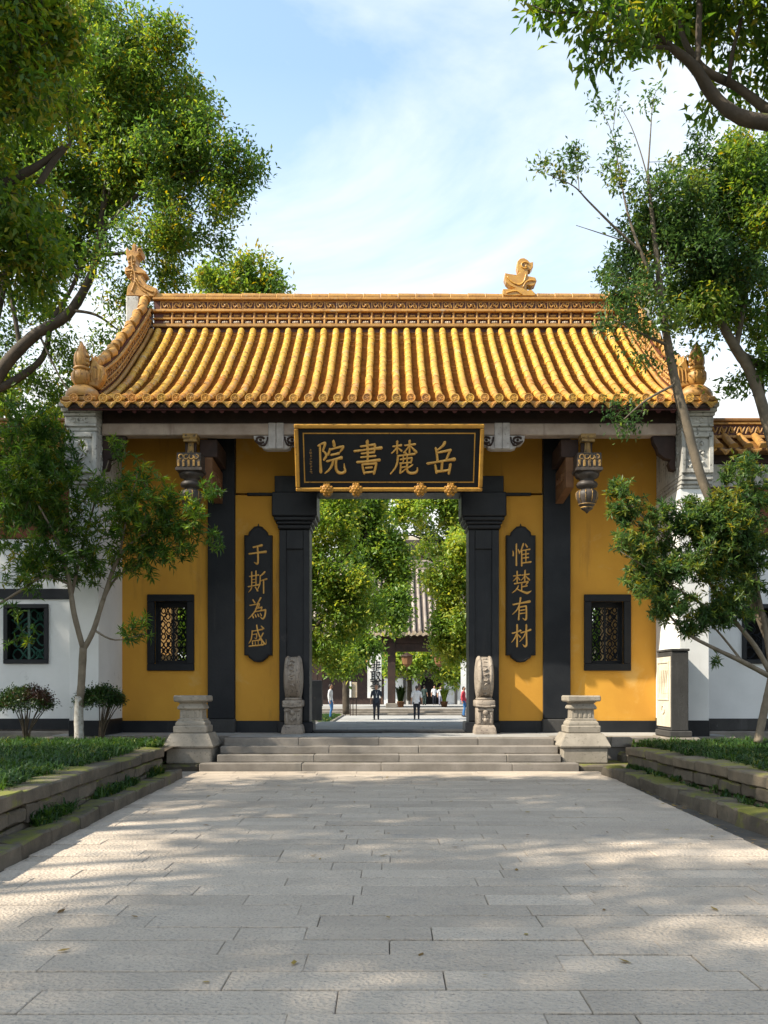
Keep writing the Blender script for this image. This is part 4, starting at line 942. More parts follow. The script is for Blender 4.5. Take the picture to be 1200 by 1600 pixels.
def char_mb(key, cx_, cz_, size, y, wmul=1.0, hgt=.02, sx=1.0):
    m = MB(); k = size / 100.0
    for st in CH[key].split(';'):
        pts = [tuple(float(a) for a in q.split(',')) for q in st.split()]
        sp_ = smooth_path(pts, 5); a = np.array(sp_); p = a[:, :2]; w = a[:, 2] * .5 * wmul
        t = np.gradient(p, axis=0); t /= np.maximum(1e-6, np.linalg.norm(t, axis=1))[:, None]
        p = p.copy(); n_ = np.stack([-t[:, 1], t[:, 0]], 1)
        # brush ends: a slanted head and a rounded tail
        P0 = p[0] - t[0] * w[0] * .7; P1 = p[-1] + t[-1] * w[-1] * .7
        cs = np.vstack([P0, p, P1]); ws = np.concatenate([[w[0] * .45], w, [w[-1] * .45]]); ns = np.vstack([n_[0] + t[0] * .5, n_, n_[-1]])
        cs_, vs = cs, []
        for i in range(len(cs)):
            for off, yy in ((-1, 0), (-.8, -hgt * .7), (0, -hgt), (.8, -hgt * .7), (1, 0)):
                q = cs[i] + ns[i] * ws[i] * off
                vs.append((cx_ + (q[0] - 50) * k * sx, y + yy, cz_ + (50 - q[1]) * k))
        fs = []
        for i in range(len(cs) - 1):
            for j in range(4): fs.append((i * 5 + j, i * 5 + j + 1, i * 5 + 6 + j, i * 5 + 5 + j))
        e = (len(cs) - 1) * 5; fs += [(0, 1, 2, 3, 4), (e + 4, e + 3, e + 2, e + 1, e)]
        m.add(vs, fs)
    return m
# ---- name board over the doorway, tilted forward
def tilt(m, z0, y0, ang):
    return m.xf(Matrix.Translation((0, y0, z0)) @ Matrix.Rotation(ang, 4, 'X') @ Matrix.Translation((0, -y0, -z0)))
ANG = math.atan2(.42, 1.2)
zb, yb_ = 5.425, 18.22
W2, HT = 1.845, 1.285
sign = thing('name_board', 'black name board with four gold characters in a gilt frame, tilted out over the doorway', 'sign', (0, yb_, zb))
m = MB(); m.box(-W2 + .02, W2 - .02, yb_ - .05, yb_ + .06, zb + .02, zb + HT - .02); tilt(m, zb, yb_, ANG).build('board', M['board'], sign)
for kk_, (x0, x1, z0, z1) in enumerate(((-W2, W2, zb, zb + .075), (-W2, W2, zb + HT - .085, zb + HT), (-W2, -W2 + .08, zb + .0755, zb + HT - .0855), (W2 - .08, W2, zb + .0755, zb + HT - .0855))):
    m = MB(); m.box(x0, x1, yb_ - .12, yb_ + .07, z0, z1, .016); tilt(m, zb, yb_, ANG).build('frame_rail', M['goldframe'], sign)
m = MB(); e = .165; t_ = .022
for (x0, x1, z0, z1) in ((-W2 + e, W2 - e, zb + e, zb + e + t_), (-W2 + e, W2 - e, zb + HT - e - t_, zb + HT - e), (-W2 + e, -W2 + e + t_, zb + e + t_, zb + HT - e - t_), (W2 - e - t_, W2 - e, zb + e + t_, zb + HT - e - t_)):
    m.box(x0, x1, yb_ - .062, yb_ - .0505, z0, z1)
tilt(m, zb, yb_, ANG).build('inner_border', M['goldframe'], sign)
for key, px in (('yuan', 518), ('shu', 575), ('lu', 631.5), ('yue', 689)):
    m = char_mb(key, (px - CX - .0) * 18.0 / F * 1.0, zb + HT * .505, .64 if key != 'shu' else .64, yb_ - .052, 1.12, .03, .90); tilt(m, zb, yb_, ANG).build('character', M['gold'], sign, fixn=False, auto=70)
m = MB(); rr = random.Random(2)
for q in range(9):
    zz = zb + .36 + q * .052
    for w_ in range(2): m.tube([(-1.545 + rr.uniform(-.02, .0), yb_ - .055, zz + w_ * .02), (-1.545 + rr.uniform(.01, .035), yb_ - .055, zz + w_ * .02 + rr.uniform(-.01, .01))], .0045, 4)
tilt(m, zb, yb_, ANG).build('small_inscription', M['glaze_dull'], sign, kind='stuff')
for px in (510, 556, 657, 704.5):
    X = (px - CX) * 18.05 / F; m = MB()
    m.lathe([(.11, .22), (.11, -.03), (.092, -.045), (.06, -.045), (.045, -.06), (.001, -.06)], (X, yb_ - .10, zb + .0), 8, 'y', .5)
    for q in range(8): a = 2 * math.pi * (q + .5) / 8; m.ball((X + .105 * math.cos(a), yb_ - .125, zb + .105 * math.sin(a)), .034, 7, (1, .5, 1))
    for q in range(6): a = 2 * math.pi * q / 6; m.ball((X + .055 * math.cos(a), yb_ - .15, zb + .055 * math.sin(a)), .026, 6, (1, .5, 1))
    m.ball((X, yb_ - .165, zb), .026, 7, (1, .6, 1)); m.tube([(X, yb_ - .12, zb + .08), (X, yb_ - .12, zb + .15)], [.03, .01], 6)
    m.build('door_peg', M['peg'], sign, auto=45)
# ---- couplet boards
def couplet(px0, px1, keys, label):
    Y = YW - .14; x0 = (px0 - CX) * Y / F; x1 = (px1 - CX) * Y / F; zt = P(0, 822, Y).z; zb_ = P(0, 1035, Y).z; xc = (x0 + x1) / 2; w = (x1 - x0) / 2
    t = thing('couplet_board', label, 'sign', (xc, Y, zb_), 'couplet boards flanking the doorway')
    top = [(-w, -.20), (-w * .72, -.20), (-w * .66, -.13), (-w * .42, -.06), (-w * .3, -.02), (0, .0), (w * .3, -.02), (w * .42, -.06), (w * .66, -.13), (w * .72, -.20), (w, -.20)]
    ol = [(xc + x, zt + z) for x, z in top] + [(xc + x, zb_ - z * .75) for x, z in reversed(top)]
    m = MB(); m.prism(ol, Y - .045, Y + .10, .014); m.build('board', M['board'], t)
    m = MB(); i1 = inset(ol, .035); pts = [(x, Y - .046, z) for x, z in i1]; m.tube(pts + [pts[0]], .006, 4); m.build('board_bead', M['black'], t)
    m = MB(); m.tube([(xc, Y, zt - .01), (xc, Y, zt + .05)], [.02, .008], 6); m.build('hook', M['black'], t)
    for k, kz in zip(keys, (867, 909.5, 951.5, 993.5)):
        c = char_mb(k, (P((px0 + px1) / 2 + (.5 if keys[0] == 'wei2' else -1), kz, Y)).x, P(0, kz, Y).z, .47, Y - .046, 1.12, .02, .86); c.build('character', M['gold'], t, fixn=False, auto=70)
couplet(382, 425.5, ('yu', 'si', 'wei', 'sheng'), 'shaped black couplet board lettered in gold on the shadier wall, 于斯為盛')
couplet(790.5, 836.5, ('wei2', 'chu', 'you', 'cai'), 'shaped black couplet board lettered in gold on the brighter wall, 惟楚有材')
# ================================================================ drum stones at the door
def drum(px, label):
    X = (px - CX) * 18.95 / F; s = 1 if X > 0 else -1
    t = thing('drum_stone', label, 'drum stone', (X, 19.1, .55), 'carved drum stones at the doorway')
    yc = 19.12; R = .455; zc = .55 + 1.165
    m = MB(); m.stack([(.215, .552), (.215, .60), (.20, .69), (.185, .71), (.175, .74)], (X, yc, 0), 1.85); m.build('base', M['drum'], t)
    m = MB(); m.box(X - .16, X + .16, yc - .30, yc + .30, .74, 1.10, .012)
    for e in (-1, 1): m.tube([(X + e * .115, yc - .30, .78), (X + e * .115, yc - .31, 1.0)], .03, 6)
    m.ball((X, yc - .31, 1.0), .065, 8); m.tube(smooth_path([(X - .16, yc - .31, 1.04), (X - .06, yc - .32, 1.06), (X, yc - .32, 1.03), (X + .06, yc - .32, 1.06), (X + .16, yc - .31, 1.04)], 3), .03, 6); m.ball((X, yc - .305, .84), .05, 7)
    for q in range(4): a = q * 1.57; m.ball((X + .05 * math.cos(a), yc - .305, .86 + .05 * math.sin(a)), .025, 6)
    m.build('pedestal', M['drum'], t, auto=50)
    m = MB(); m.box(X - .20, X + .20, yc - .35, yc + .35, 1.105, 1.25, .02, .004); m.tube([(X - .19, yc - .352, 1.13), (X, yc - .36, 1.115), (X + .19, yc - .352, 1.13)], .022, 6); m.box(X - .15, X + .15, yc - .30, yc + .30, 1.25, 1.30, .015); m.build('cap', M['drum'], t, auto=50)
    m = MB(); pr_ = []
    for e, rng in ((-1, (.02, .12, .22, .30, .37, .42)), (1, (.42, .37, .30, .22, .12, .02))):
        for q in rng: pr_.append((q, e * (.192 - .045 * (q / R) ** 2.4)))
        if e < 0: pr_ += [(R - .012, -.138), (R, -.12), (R, -.095), (R - .02, -.085), (R - .02, .085), (R, .095), (R, .12), (R - .012, .138)]
    m.lathe(pr_, (X, yc, zc), 40, 'x')
    d_ = m.build('drum', M['drum'], t, auto=38)
    m = MB(); rr = random.Random(px)
    for q in range(9):
        a = -.85 + q * .24; ya, za = yc - (R - .012) * math.cos(a), zc + (R - .012) * math.sin(a)
        m.tube(smooth_path([(X - rr.uniform(.02, .055), ya, za), (X + rr.uniform(-.03, .03), ya - .01, za + rr.uniform(-.02, .05)), (X + rr.uniform(.02, .055), ya, za + rr.uniform(-.04, .04))], 3), rr.uniform(.012, .022), 5)
    m.build('drum_relief', M['drum'], d_, smooth=True, kind='stuff')
drum(457.5, 'carved stone drum on a pedestal beside the doorway, nearer the shaded wall')
drum(757.5, 'carved stone drum on a pedestal beside the doorway, nearer the sunlit wall')
# ================================================================ stone pedestals flanking the steps
def pedestal(px, label, mat):
    X = (px - CX) * 17.2 / F; yc = 17.26
    t = thing('stone_pedestal', label, 'pedestal', (X, yc, .1), 'stone pedestals flanking the steps')
    m = MB(); m.box(X - .455, X + .455, yc - .455, yc + .455, .10, .40, .025, .005); m.build('base', mat, t)
    m = MB(); m.stack([(.49, .402), (.50, .43), (.49, .45), (.39, .64), (.375, .66)], (X, yc, 0)); m.build('sloped_base', mat, t)
    m = MB(); m.box(X - .335, X + .335, yc - .335, yc + .335, .662, .80, .018, .004); m.build('tier', mat, t)
    m = MB(); m.stack([(.30, .802), (.30, .84), (.285, .87), (.26, .89), (.26, .92)], (X, yc, 0)); m.build('tier', mat, t)
    m = MB(); m.stack([(.235, .92), (.225, .93), (.22, 1.10), (.235, 1.11)], (X, yc, 0)); 
    for q in range(4): m.box(X - .17 + q * .093, X - .11 + q * .093, yc - .232, yc - .21, .945, 1.085, .008)
    for e in (-1, 1): m.box(X + e * .222 - .008, X + e * .222 + .008, yc - .15, yc + .15, .945, 1.085, .006)
    m.build('waist', mat, t)
    m = MB(); m.stack([(.25, 1.10), (.27, 1.12), (.265, 1.15), (.235, 1.19), (.22, 1.21), (.25, 1.235), (.28, 1.245)], (X, yc, 0)); m.build('upper_moulding', mat, t)
    m = MB(); m.box(X - .335, X + .335, yc - .335, yc + .335, 1.245, 1.36, .022, .006); m.build('cap', mat, t)
    t.scale = (.92, .92, 1)
pedestal(301, 'tiered stone pedestal at the shaded end of the steps, beside the whitewashed tree', M['carved'])
pedestal(908.5, 'tiered stone pedestal at the sunlit end of the steps, beside the grey stele', M['carved'])
# ================================================================ upright stele by the end pier
st = thing('stone_stele', 'upright grey stone stele with a carved face coloured pale as if sunlit, standing before the white pier', 'stele', (5.5, 17.8, .3))
Xa, Xb = 5.36, 5.70
m = MB(); m.box(Xa - .10, Xb + .18, 17.25, 18.42, .05, .56, .03, .006); m.box(Xa - .5, Xb + .3, 17.15, 17.24, .1, .50, .03, .006); m.build('base', M['stepstone'], st)
m = MB(); m.box(Xa - .03, Xb + .06, 17.38, 18.34, .562, .68, .015); m.build('foot', M['greystone'], st)
m = MB(); m.box(Xa + .012, Xb, 17.42, 18.30, .682, 2.20, .012); sl_ = m.build('slab', M['greystone'], st)
m = MB(); m.box(Xa - .012, Xa + .011, 17.43, 18.29, .75, 2.10, .006); f_ = m.build('carved_face', M['palestone'], st)  # pale tone puts the sunlight on this side into its colour
m = MB()
for (y0, y1, z0, z1) in ((17.50, 18.22, 1.98, 2.02), (17.50, 18.22, 1.26, 1.30), (17.50, 17.54, 1.30, 1.98), (18.18, 18.22, 1.30, 1.98)): m.box(Xa - .028, Xa - .0125, y0, y1, z0, z1, .005)
for q in range(5): m.tube(smooth_path([(Xa - .02, 17.6 + .12 * q, 1.4), (Xa - .025, 17.66 + .1 * q, 1.6), (Xa - .02, 17.58 + .12 * q, 1.85)], 3), .012, 5)
m.tube([(Xa - .02, 17.85 + .1 * math.cos(a), 1.08 + .08 * math.sin(a)) for a in np.linspace(0, 5.5, 10)], .012, 5)
m.build('face_border', M['palestone'], st)
m = MB(); m.box(Xa - .005, Xb + .02, 17.40, 18.32, 2.202, 2.25, .012); m.build('coping', M['greystone'], st)
# rough stones between pedestal and planter on the sunlit side
rr = random.Random(12)
for k, (x, y_, z, sx_, sy_, sz_) in enumerate(((4.55, 17.35, .28, .34, .35, .36), (4.95, 17.1, .2, .4, .4, .3), (4.35, 16.75, .05, .4, .3, .14), (4.6, 16.25, .02, .32, .28, .10))):
    m = MB(); m.box(x - sx_ / 2, x + sx_ / 2, y_ - sy_ / 2, y_ + sy_ / 2, -.08, z, .05, .03)
    o = m.build('rough_stone', M['mossy']); tag(o, ('squarish rough stone set against the platform beside the sunlit pedestal', 'rough stone block leaning below the foot of the stele base', 'flat mossy stone lying before the sunlit pedestal', 'smallest flat stone at the path edge near the sunlit pedestal')[k], 'stone', 'rough stones by the sunlit pedestal')
# ================================================================ white garden walls either side of the gate
def side_wall(s, label):
    t = thing('garden_wall', label, 'wall', (s * 10, 19.2, 0), 'white garden walls beside the gate')
    X0, X1 = 6.31, 16.0; Y = 19.2
    bx = lambda m, a, b_, y0, y1, z0, z1, b=0: m.box(*sorted((s * a, s * b_)), y0, y1, z0, z1, b)
    wx0, wx1 = (7.16, 8.06) if s < 0 else (7.42, 8.4); wz0, wz1 = 2.03, 3.24
    for (a, b_, z0, z1) in ((X0, wx0, .86, 4.62), (wx1, X1, .86, 4.62), (wx0, wx1, .86, wz0), (wx0, wx1, wz1, 4.62)):
        m = MB(); bx(m, a, b_, Y, Y + .4, z0, z1); m.build('wall_panel', M['white'], t)
    m = MB(); bx(m, X0, X1, Y - .03, Y + .4, .62, .858, .01); m.build('plinth', M['black_stone'] if s < 0 else M['greystone'], t)
    m = MB(); bx(m, X0, X1, Y - .22, Y + .4, .05, .60, .02); m.build('foot_course', M['stepstone'], t)
    # flat pilaster strip next to the pier and the band over the window
    m = MB(); bx(m, 6.37, 6.60, Y - .025, Y + .2, .862 if s < 0 else 1.25, 3.36, .004); m.build('pilaster_strip', M['black_stone'], t)
    if s < 0: m = MB(); bx(m, 6.605, X1, Y - .024, Y + .2, 3.36, 3.58, .004); m.build('band', M['black_stone'], t)
    # red brown frieze, pale cornice, tiled coping
    m = MB(); bx(m, X0, X1, Y - .02, Y + .38, 4.63, 5.70, .004); m.build('frieze', M['frieze'], t)
    m = MB(); bx(m, X0, X1, Y - .07, Y + .45, 5.705, 6.18, .01); m.build('cornice', M['corbel'], t)
    m = MB(); bx(m, X0, X1, Y - .12, Y + .5, 6.185, 6.40, .01); m.build('coping_board', M['wood_dark'], t)
    m = MB(); m.add([(s * X0, Y - .45, 6.36), (s * X1, Y - .45, 6.36), (s * X1, Y + .15, 6.78), (s * X0, Y + .15, 6.78), (s * X0, Y + .75, 6.36), (s * X1, Y + .75, 6.36)], [(0, 1, 2, 3), (3, 2, 5, 4), (0, 4, 5, 1), (0, 3, 4), (1, 5, 2)]); cop = m.build('coping', M['glaze_pan'], t)
    m = MB(); vs = []; fs = []
    for (u, r_) in ((0, .07), (0, .10), (.03, .10), (.06, .088), (.70, .08)):
        for k in range(9): a = math.pi * k / 8; vs.append((math.cos(a) * r_, u, math.sin(a) * r_))
    for i in range(4):
        for k in range(8): q = i * 9 + k; fs.append((q, q + 1, q + 10, q + 9))
    fs.append(tuple(range(9)))
    m.add(vs, fs); pt = m.build('coping_tile', M['glaze_dull'], cop, origin=(0, 0, 0), auto=40)
    m = drip_mb(); pd_ = m.build('coping_drip', M['glaze_dull'], cop, origin=(0, 0, 0), auto=40)
    n = int((X1 - X0) / .31); an = math.atan2(.42, .6)
    for i in range(n):
        X = s * (X0 + .12 + i * .31)
        if abs(X) > 10.5: break
        for o_, p_, r_ in ((pt, (X, Y - .47, 6.42), (an, 0, U(-.03, .03))), (pd_, (X + s * .155, Y - .47, 6.37), (.2, 0, 0))):
            if i == 0: place(o_, p_, cop); o_.rotation_euler = r_
            else: dup(o_, p_, cop, r_)
    m = MB(); bx(m, X0, X1, Y + .04, Y + .28, 6.70, 7.12); rd = m.build('coping_ridge', M['glaze_deep'], t)
    m = MB(); bx(m, X0, X1, Y - .02, Y + .33, 6.74, 6.80, .01); bx(m, X0, X1, Y - .01, Y + .33, 7.03, 7.07, .01); m.build('ridge_moulding', M['glaze_dull'], rd)
    m = MB(); bx(m, X0, X1, Y - .02, Y + .34, 7.075, 7.17, .03); m.build('ridge_cap', M['glaze_pan'], rd)
    m = MB(); n2 = 22
    for i in range(n2):
        X = s * (X0 + .12 + i * .19)
        m.tube(smooth_path([(X - .08, Y + .02, 6.84), (X - .02, Y + .02, 6.99), (X + .03, Y + .02, 6.86), (X + .09, Y + .02, 6.98)], 3), .016, 5)
        m.tube([(X + .04 * math.cos(a), Y + .02, 6.915 + .05 * math.sin(a)) for a in np.linspace(i, i + 4, 6)], .012, 4)
    m.build('ridge_openwork', M['glaze_dull'], rd, kind='stuff', fixn=False)
    # window
    x0, x1 = sorted((s * wx0, s * wx1)); m = MB(); f = .07
    m.box(x0 - .02, x1 + .02, Y - .05, Y + .12, wz1 - f, wz1 + .02, .008); m.box(x0 - .02, x1 + .02, Y - .05, Y + .12, wz0 - .02, wz0 + f, .008); m.box(x0 - .02, x0 + f, Y - .05, Y + .12, wz0 + f + .001, wz1 - f - .001, .008); m.box(x1 - f, x1 + .02, Y - .05, Y + .12, wz0 + f + .001, wz1 - f - .001, .008)
    w = m.build('window', M['black_stone'], t)
    la = lattice_mb(x0 + f, x1 - f, wz0 + f, wz1 - f, Y + .16, .020, 70 + s, 3, 4); la.build('lattice', M['ceramic'] if s < 0 else M['black'], w, kind='stuff', fixn=False)
    m = MB(); m.box(x0 + .001, x0 + .012, Y + .12, Y + .38, wz0, wz1); m.box(x1 - .012, x1 - .001, Y + .12, Y + .38, wz0, wz1); m.box(x0 + .013, x1 - .013, Y + .12, Y + .38, wz0 + .001, wz0 + .012); m.build('window_reveal', M['dark'], w)  # near-black lining puts shade into the colour of the lit reveal
    m = MB(); m.box(x0 - .05, x1 + .05, Y + .402, Y + .42, wz0 - .05, wz1 + .05); m.build('dark_depth_sheet', M['dark'], w)  # dark sheet stands in for the unlit depth behind the lattice
side_wall(-1, 'white garden wall with a green ceramic lattice window in a dark frame')
side_wall(1, 'white garden wall with tiled coping behind the leaning small tree and stele')
# ================================================================ trees
def limb(pts, k=5, wob=.0, seed=0):
    rr = random.Random(seed); v = [(*P(px, py, Y), r) for px, py, Y, r in pts]
    s_ = smooth_path(v, k); out_ = []
    for i, (x, y, z, r) in enumerate(s_):
        q = wob * r if 0 < i < len(s_) - 1 else 0
        out_.append((x + rr.uniform(-q, q), y + rr.uniform(-q, q), z + rr.uniform(-q, q), max(.004, r * (1 + rr.uniform(-.06, .06)))))
    return out_
def noise3(p, f, ph):
    a = p * f
    return (np.sin(a[:, 0] * 1.7 + ph + 1.3 * np.sin(a[:, 1] * 1.1 + ph * 2)) + np.sin(a[:, 1] * 1.9 + ph * 3 + 1.2 * np.sin(a[:, 2] * 1.3)) + np.sin(a[:, 2] * 1.6 + ph * .7 + 1.1 * np.sin(a[:, 0] * 1.2 + ph)))/3
def blob_points(blobs, n, seed, gap=.1, shell=.5, f=1.2, sub=8):
    # blobs: (x, y, z, rx, ry, rz, weight)
    r = np.random.default_rng(seed); B0 = np.array(blobs, dtype=float); rows_ = []
    for b in B0:
        rows_.append((*b[:3], *(b[3:6] * .72), b[6] * (.55 if sub else 1)) if sub else tuple(b))
        for q in range(sub):
            d = r.normal(size=3); d /= np.linalg.norm(d); d[2] = d[2] * .9 + .12
            rows_.append((*(b[:3] + d * b[3:6] * r.uniform(.55, .92)), *(b[3:6] * r.uniform(.26, .44)), b[6] * r.uniform(.7, 1.3)))
    B = np.array(rows_)
    w = B[:, 6] * (B[:, 3] * B[:, 4] * B[:, 5]) ** (2 / 3); w /= w.sum(); out_ = []; got = 0
    while got < n:
        k = r.choice(len(B), n, p=w); d = r.normal(size=(n, 3)); d /= np.linalg.norm(d, axis=1)[:, None]
        rad = (shell + (1 - shell) * r.random(n)) ** .6 if shell else r.random(n) ** .4
        rad = rad * (1 + .16 * noise3(B[k, :3] + d * 2, 1.8, seed))
        p = B[k, :3] + d * rad[:, None] * B[k, 3:6]
        keep = noise3(p, f, seed * 1.3) > -.55 + gap
        p = p[keep]; out_.append(p); got += len(p)
    return np.concatenate(out_)[:n]
def leaves(C, D, m, L, W, spread, mat, seed, parent, name='crown', whorl=False, tintc=(.0, .75), up=.35, droop=0.0, origin=(0, 0, 0), yellow=.05):
    # C cluster centres, D outward directions; m leaves each
    r = np.random.default_rng(seed); n = len(C); N = n * m
    c = np.repeat(C, m, 0); d = np.repeat(D, m, 0)
    if whorl:
        rnd = r.normal(size=(N, 3)); ax = d * r.uniform(-.15, .9, N)[:, None] + rnd * .75
        pos = c + d * (r.uniform(-.10, .03, N))[:, None]
    else:
        pos = c + r.normal(size=(N, 3)) * spread; ax = d * .5 + r.normal(size=(N, 3)) * .8
    ax[:, 2] += -droop
    ax /= np.linalg.norm(ax, axis=1)[:, None]
    nn = r.normal(size=(N, 3)) * .55 + np.array([0, 0, 1.0]) * (up + .6) + d * .25
    sd = np.cross(ax, nn); sd /= np.maximum(1e-6, np.linalg.norm(sd, axis=1))[:, None]; nn = np.cross(sd, ax)
    q_ = r.uniform(.5, 1.25, N); l = L * q_; w = W * (.35 + .65 * q_) * r.uniform(.8, 1.2, N)
    tip = pos + ax * l[:, None] - nn * (l * .12)[:, None]; mid = pos + ax * (l * .5)[:, None]
    lf = mid + sd * (w * .5)[:, None] + nn * (w * .16)[:, None]; rt = mid - sd * (w * .5)[:, None] + nn * (w * .16)[:, None]
    V = np.stack([pos, rt, tip, lf], 1).reshape(-1, 3); i = np.arange(N)[:, None] * 4
    Q = np.concatenate([i + [0, 1, 2], i + [0, 2, 3]], 0)
    tc_ = r.uniform(tintc[0], tintc[1], n) + .22 * noise3(C, 2.2 / max(.3, np.ptp(C, 0).max() * .22), seed); yl = r.random(n) < yellow; tc_[yl] = r.uniform(.85, 1, yl.sum())
    t = np.clip(np.repeat(tc_, m) + r.normal(0, .13, N), 0, 1)
    return raw_mesh(name, V, Q, mat, parent, 'stuff', np.concatenate([t, t]), origin=origin)
def twigs(C, limbs, parent, mat, r0=.010, r1=.003, seed=1, sag=.04, nside=3, origin=(0, 0, 0)):
    # every cluster is joined to the nearest wood: limbs first, then twigs already grown
    rr = np.random.default_rng(seed)
    L = np.array([p[:3] for lb in limbs for p in lb[1:]])
    d0 = np.array([np.min(np.sum((L - c) ** 2, 1)) for c in C]); order = np.argsort(d0)
    cap = len(L) + len(C) * 2; nodes = np.zeros((cap, 3)); nodes[:len(L)] = L; nn = len(L); vs = []; qs = []
    dirs = np.zeros_like(C)
    tri = np.array([[math.cos(2 * math.pi * k / nside), math.sin(2 * math.pi * k / nside)] for k in range(nside)])
    for oi in order:
        c = C[oi]; dd = np.sum((nodes[:nn] - c) ** 2, 1); j = int(np.argmin(dd)); a = nodes[j]
        v = c - a; ln = np.linalg.norm(v)
        mid = a + v * .5 + rr.normal(size=3) * ln * .08 + np.array([0, 0, ln * sag])
        nodes[nn] = mid; nodes[nn + 1] = c; nn += 2
        e = c - mid; dirs[oi] = e / max(1e-6, np.linalg.norm(e))
        R0 = min(r0 * 2.2, r0 * (.6 + ln * .6)); pts = (a, mid, c); rad = (R0, (R0 + r1) * .5, r1)
        t = v / max(1e-6, ln); x = np.cross(t, (0.31, .2, .93)); x /= max(1e-6, np.linalg.norm(x)); y = np.cross(t, x); b0 = len(vs)
        for p, ra in zip(pts, rad):
            for k in range(nside): vs.append(p + x * tri[k, 0] * ra + y * tri[k, 1] * ra)
        for i in range(2):
            for k in range(nside): qs.append((b0 + i * nside + k, b0 + i * nside + (k + 1) % nside, b0 + (i + 1) * nside + (k + 1) % nside, b0 + (i + 1) * nside + k))
    raw_mesh('twigs', np.array(vs), qs, mat, parent, 'stuff', smooth=True, origin=origin)
    return dirs
def tree(name, label, limbs, blobs, n, m, L, W, spread, lm, bark, seed, group=None, gap=.1, shell=.5, whorl=False, extra=None, cat='tree', r0=.012, f=1.2, tintc=(0, .75), droop=.15, base=None, yellow=.05, up=.35, box=None, sub=8):
    b0 = base or limbs[0][0][:3]
    t = thing(name, label, cat, tuple(b0), group)
    for i, lb in enumerate(limbs):
        mb = MB(); mb.tube([q[:3] for q in lb], [q[3] for q in lb], 10 if i == 0 else 8)
        mb.build('trunk' if i == 0 else 'branch', bark, t, smooth=True, fixn=False)
    C = blob_points(blobs, n, seed, gap, shell, f, sub)
    if extra is not None: C = np.concatenate([C, extra])
    if box is not None: C = C[box(C)]
    D = twigs(C, limbs, t, M['twig'], r0=r0, seed=seed, origin=b0)
    ctr = np.array([b[:3] for b in blobs]).mean(0); o = C - ctr; o /= np.linalg.norm(o, axis=1)[:, None]
    DD = D + o * .6 + np.array([0, 0, .2]); DD /= np.linalg.norm(DD, axis=1)[:, None]
    leaves(C, DD, m, L, W, spread, lm, seed + 1, t, whorl=whorl, tintc=tintc, droop=droop, origin=b0, yellow=yellow, up=up)
    return t
def PB(px, py, Y, rx, ry, rz, w=1): p = P(px, py, Y); k = Y / F; return (p.x, p.y, p.z, rx * k, ry, rz * k, w)   # blob with picture-plane radii in pixels
# ---- small tree with whitewashed trunk in the shaded bed
Y = 16.8
lb = [limb([(124, 1166, Y, .085), (123, 1120, Y, .078), (127, 1070, Y, .072), (130, 1012, Y, .070)]),
      limb([(130, 1014, Y, .055), (116, 960, Y - .1, .05), (108, 910, Y - .1, .045), (92, 850, Y - .3, .03), (60, 790, Y - .5, .018)]),
      limb([(131, 1014, Y, .055), (146, 985, Y, .05), (162, 935, Y + .05, .045), (186, 870, Y, .036), (222, 838, Y - .1, .026), (268, 806, Y - .3, .014)]),
      limb([(108, 912, Y - .1, .034), (70, 900, Y - .3, .028), (34, 922, Y - .5, .026), (-20, 955, Y - .6, .018)]),
      limb([(162, 936, Y, .028), (185, 900, Y + .4, .02), (240, 870, Y + .5, .012), (300, 830, Y + .4, .008)]),
      limb([(148, 985, Y, .024), (180, 1000, Y - .2, .014), (228, 990, Y - .3, .008)]),
      limb([(112, 930, Y, .034), (130, 850, Y + .2, .026), (150, 780, Y + .3, .018), (170, 720, Y + .2, .010)]),
      limb([(186, 872, Y, .024), (200, 800, Y - .2, .016), (215, 740, Y - .3, .010)])]
blobs = [PB(50, 725, Y, 75, 1.0, 75, 1.2), PB(40, 830, Y - .3, 75, 1.0, 70), PB(150, 800, Y, 80, .9, 70, 1.1), PB(186, 705, Y, 16, .3, 22, .35), PB(235, 800, Y - .2, 60, .7, 55), PB(285, 805, Y - .3, 52, .6, 42, .9), PB(340, 845, Y - .3, 18, .3, 16, .5), PB(270, 850, Y - .2, 52, .5, 36, .8), PB(110, 880, Y, 90, .8, 34, .8), PB(215, 870, Y, 50, .5, 34, .7), PB(45, 900, Y - .4, 50, .5, 30, .6), PB(328, 762, Y - .3, 20, .3, 24, .4), PB(215, 985, Y - .3, 32, .3, 24, .5), PB(30, 670, Y - .3, 55, .8, 40, .9), PB(20, 985, Y - .6, 55, .4, 40, .3), PB(70, 668, Y - .1, 30, .6, 34, .7), PB(40, 760, Y - .3, 80, .9, 70, .9), PB(215, 745, Y - .3, 30, .4, 36, .5)]
def notlow(C): return C[:, 2] > .9
wt = tree('small_tree', 'small tree with a whitewashed trunk and long narrow leaves before the shaded pier', lb, blobs, 1750, 16, .150, .027, .05, LM['whorl'], M['bark_pale'], 21, whorl=True, gap=.16, shell=.15, sub=0, r0=.009, f=2.4, tintc=(.1, .85), droop=-.05, yellow=.04)
Zc = P(124, 1088, Y).z
mb = MB(); seg = limb([(124, 1166, Y, .089), (123, 1120, Y, .083), (124, 1088, Y, .0795)]); mb.tube([q[:3] for q in seg], [q[3] for q in seg], 12); mb.build('limewash_band', M['lime'], wt, smooth=True, fixn=False)
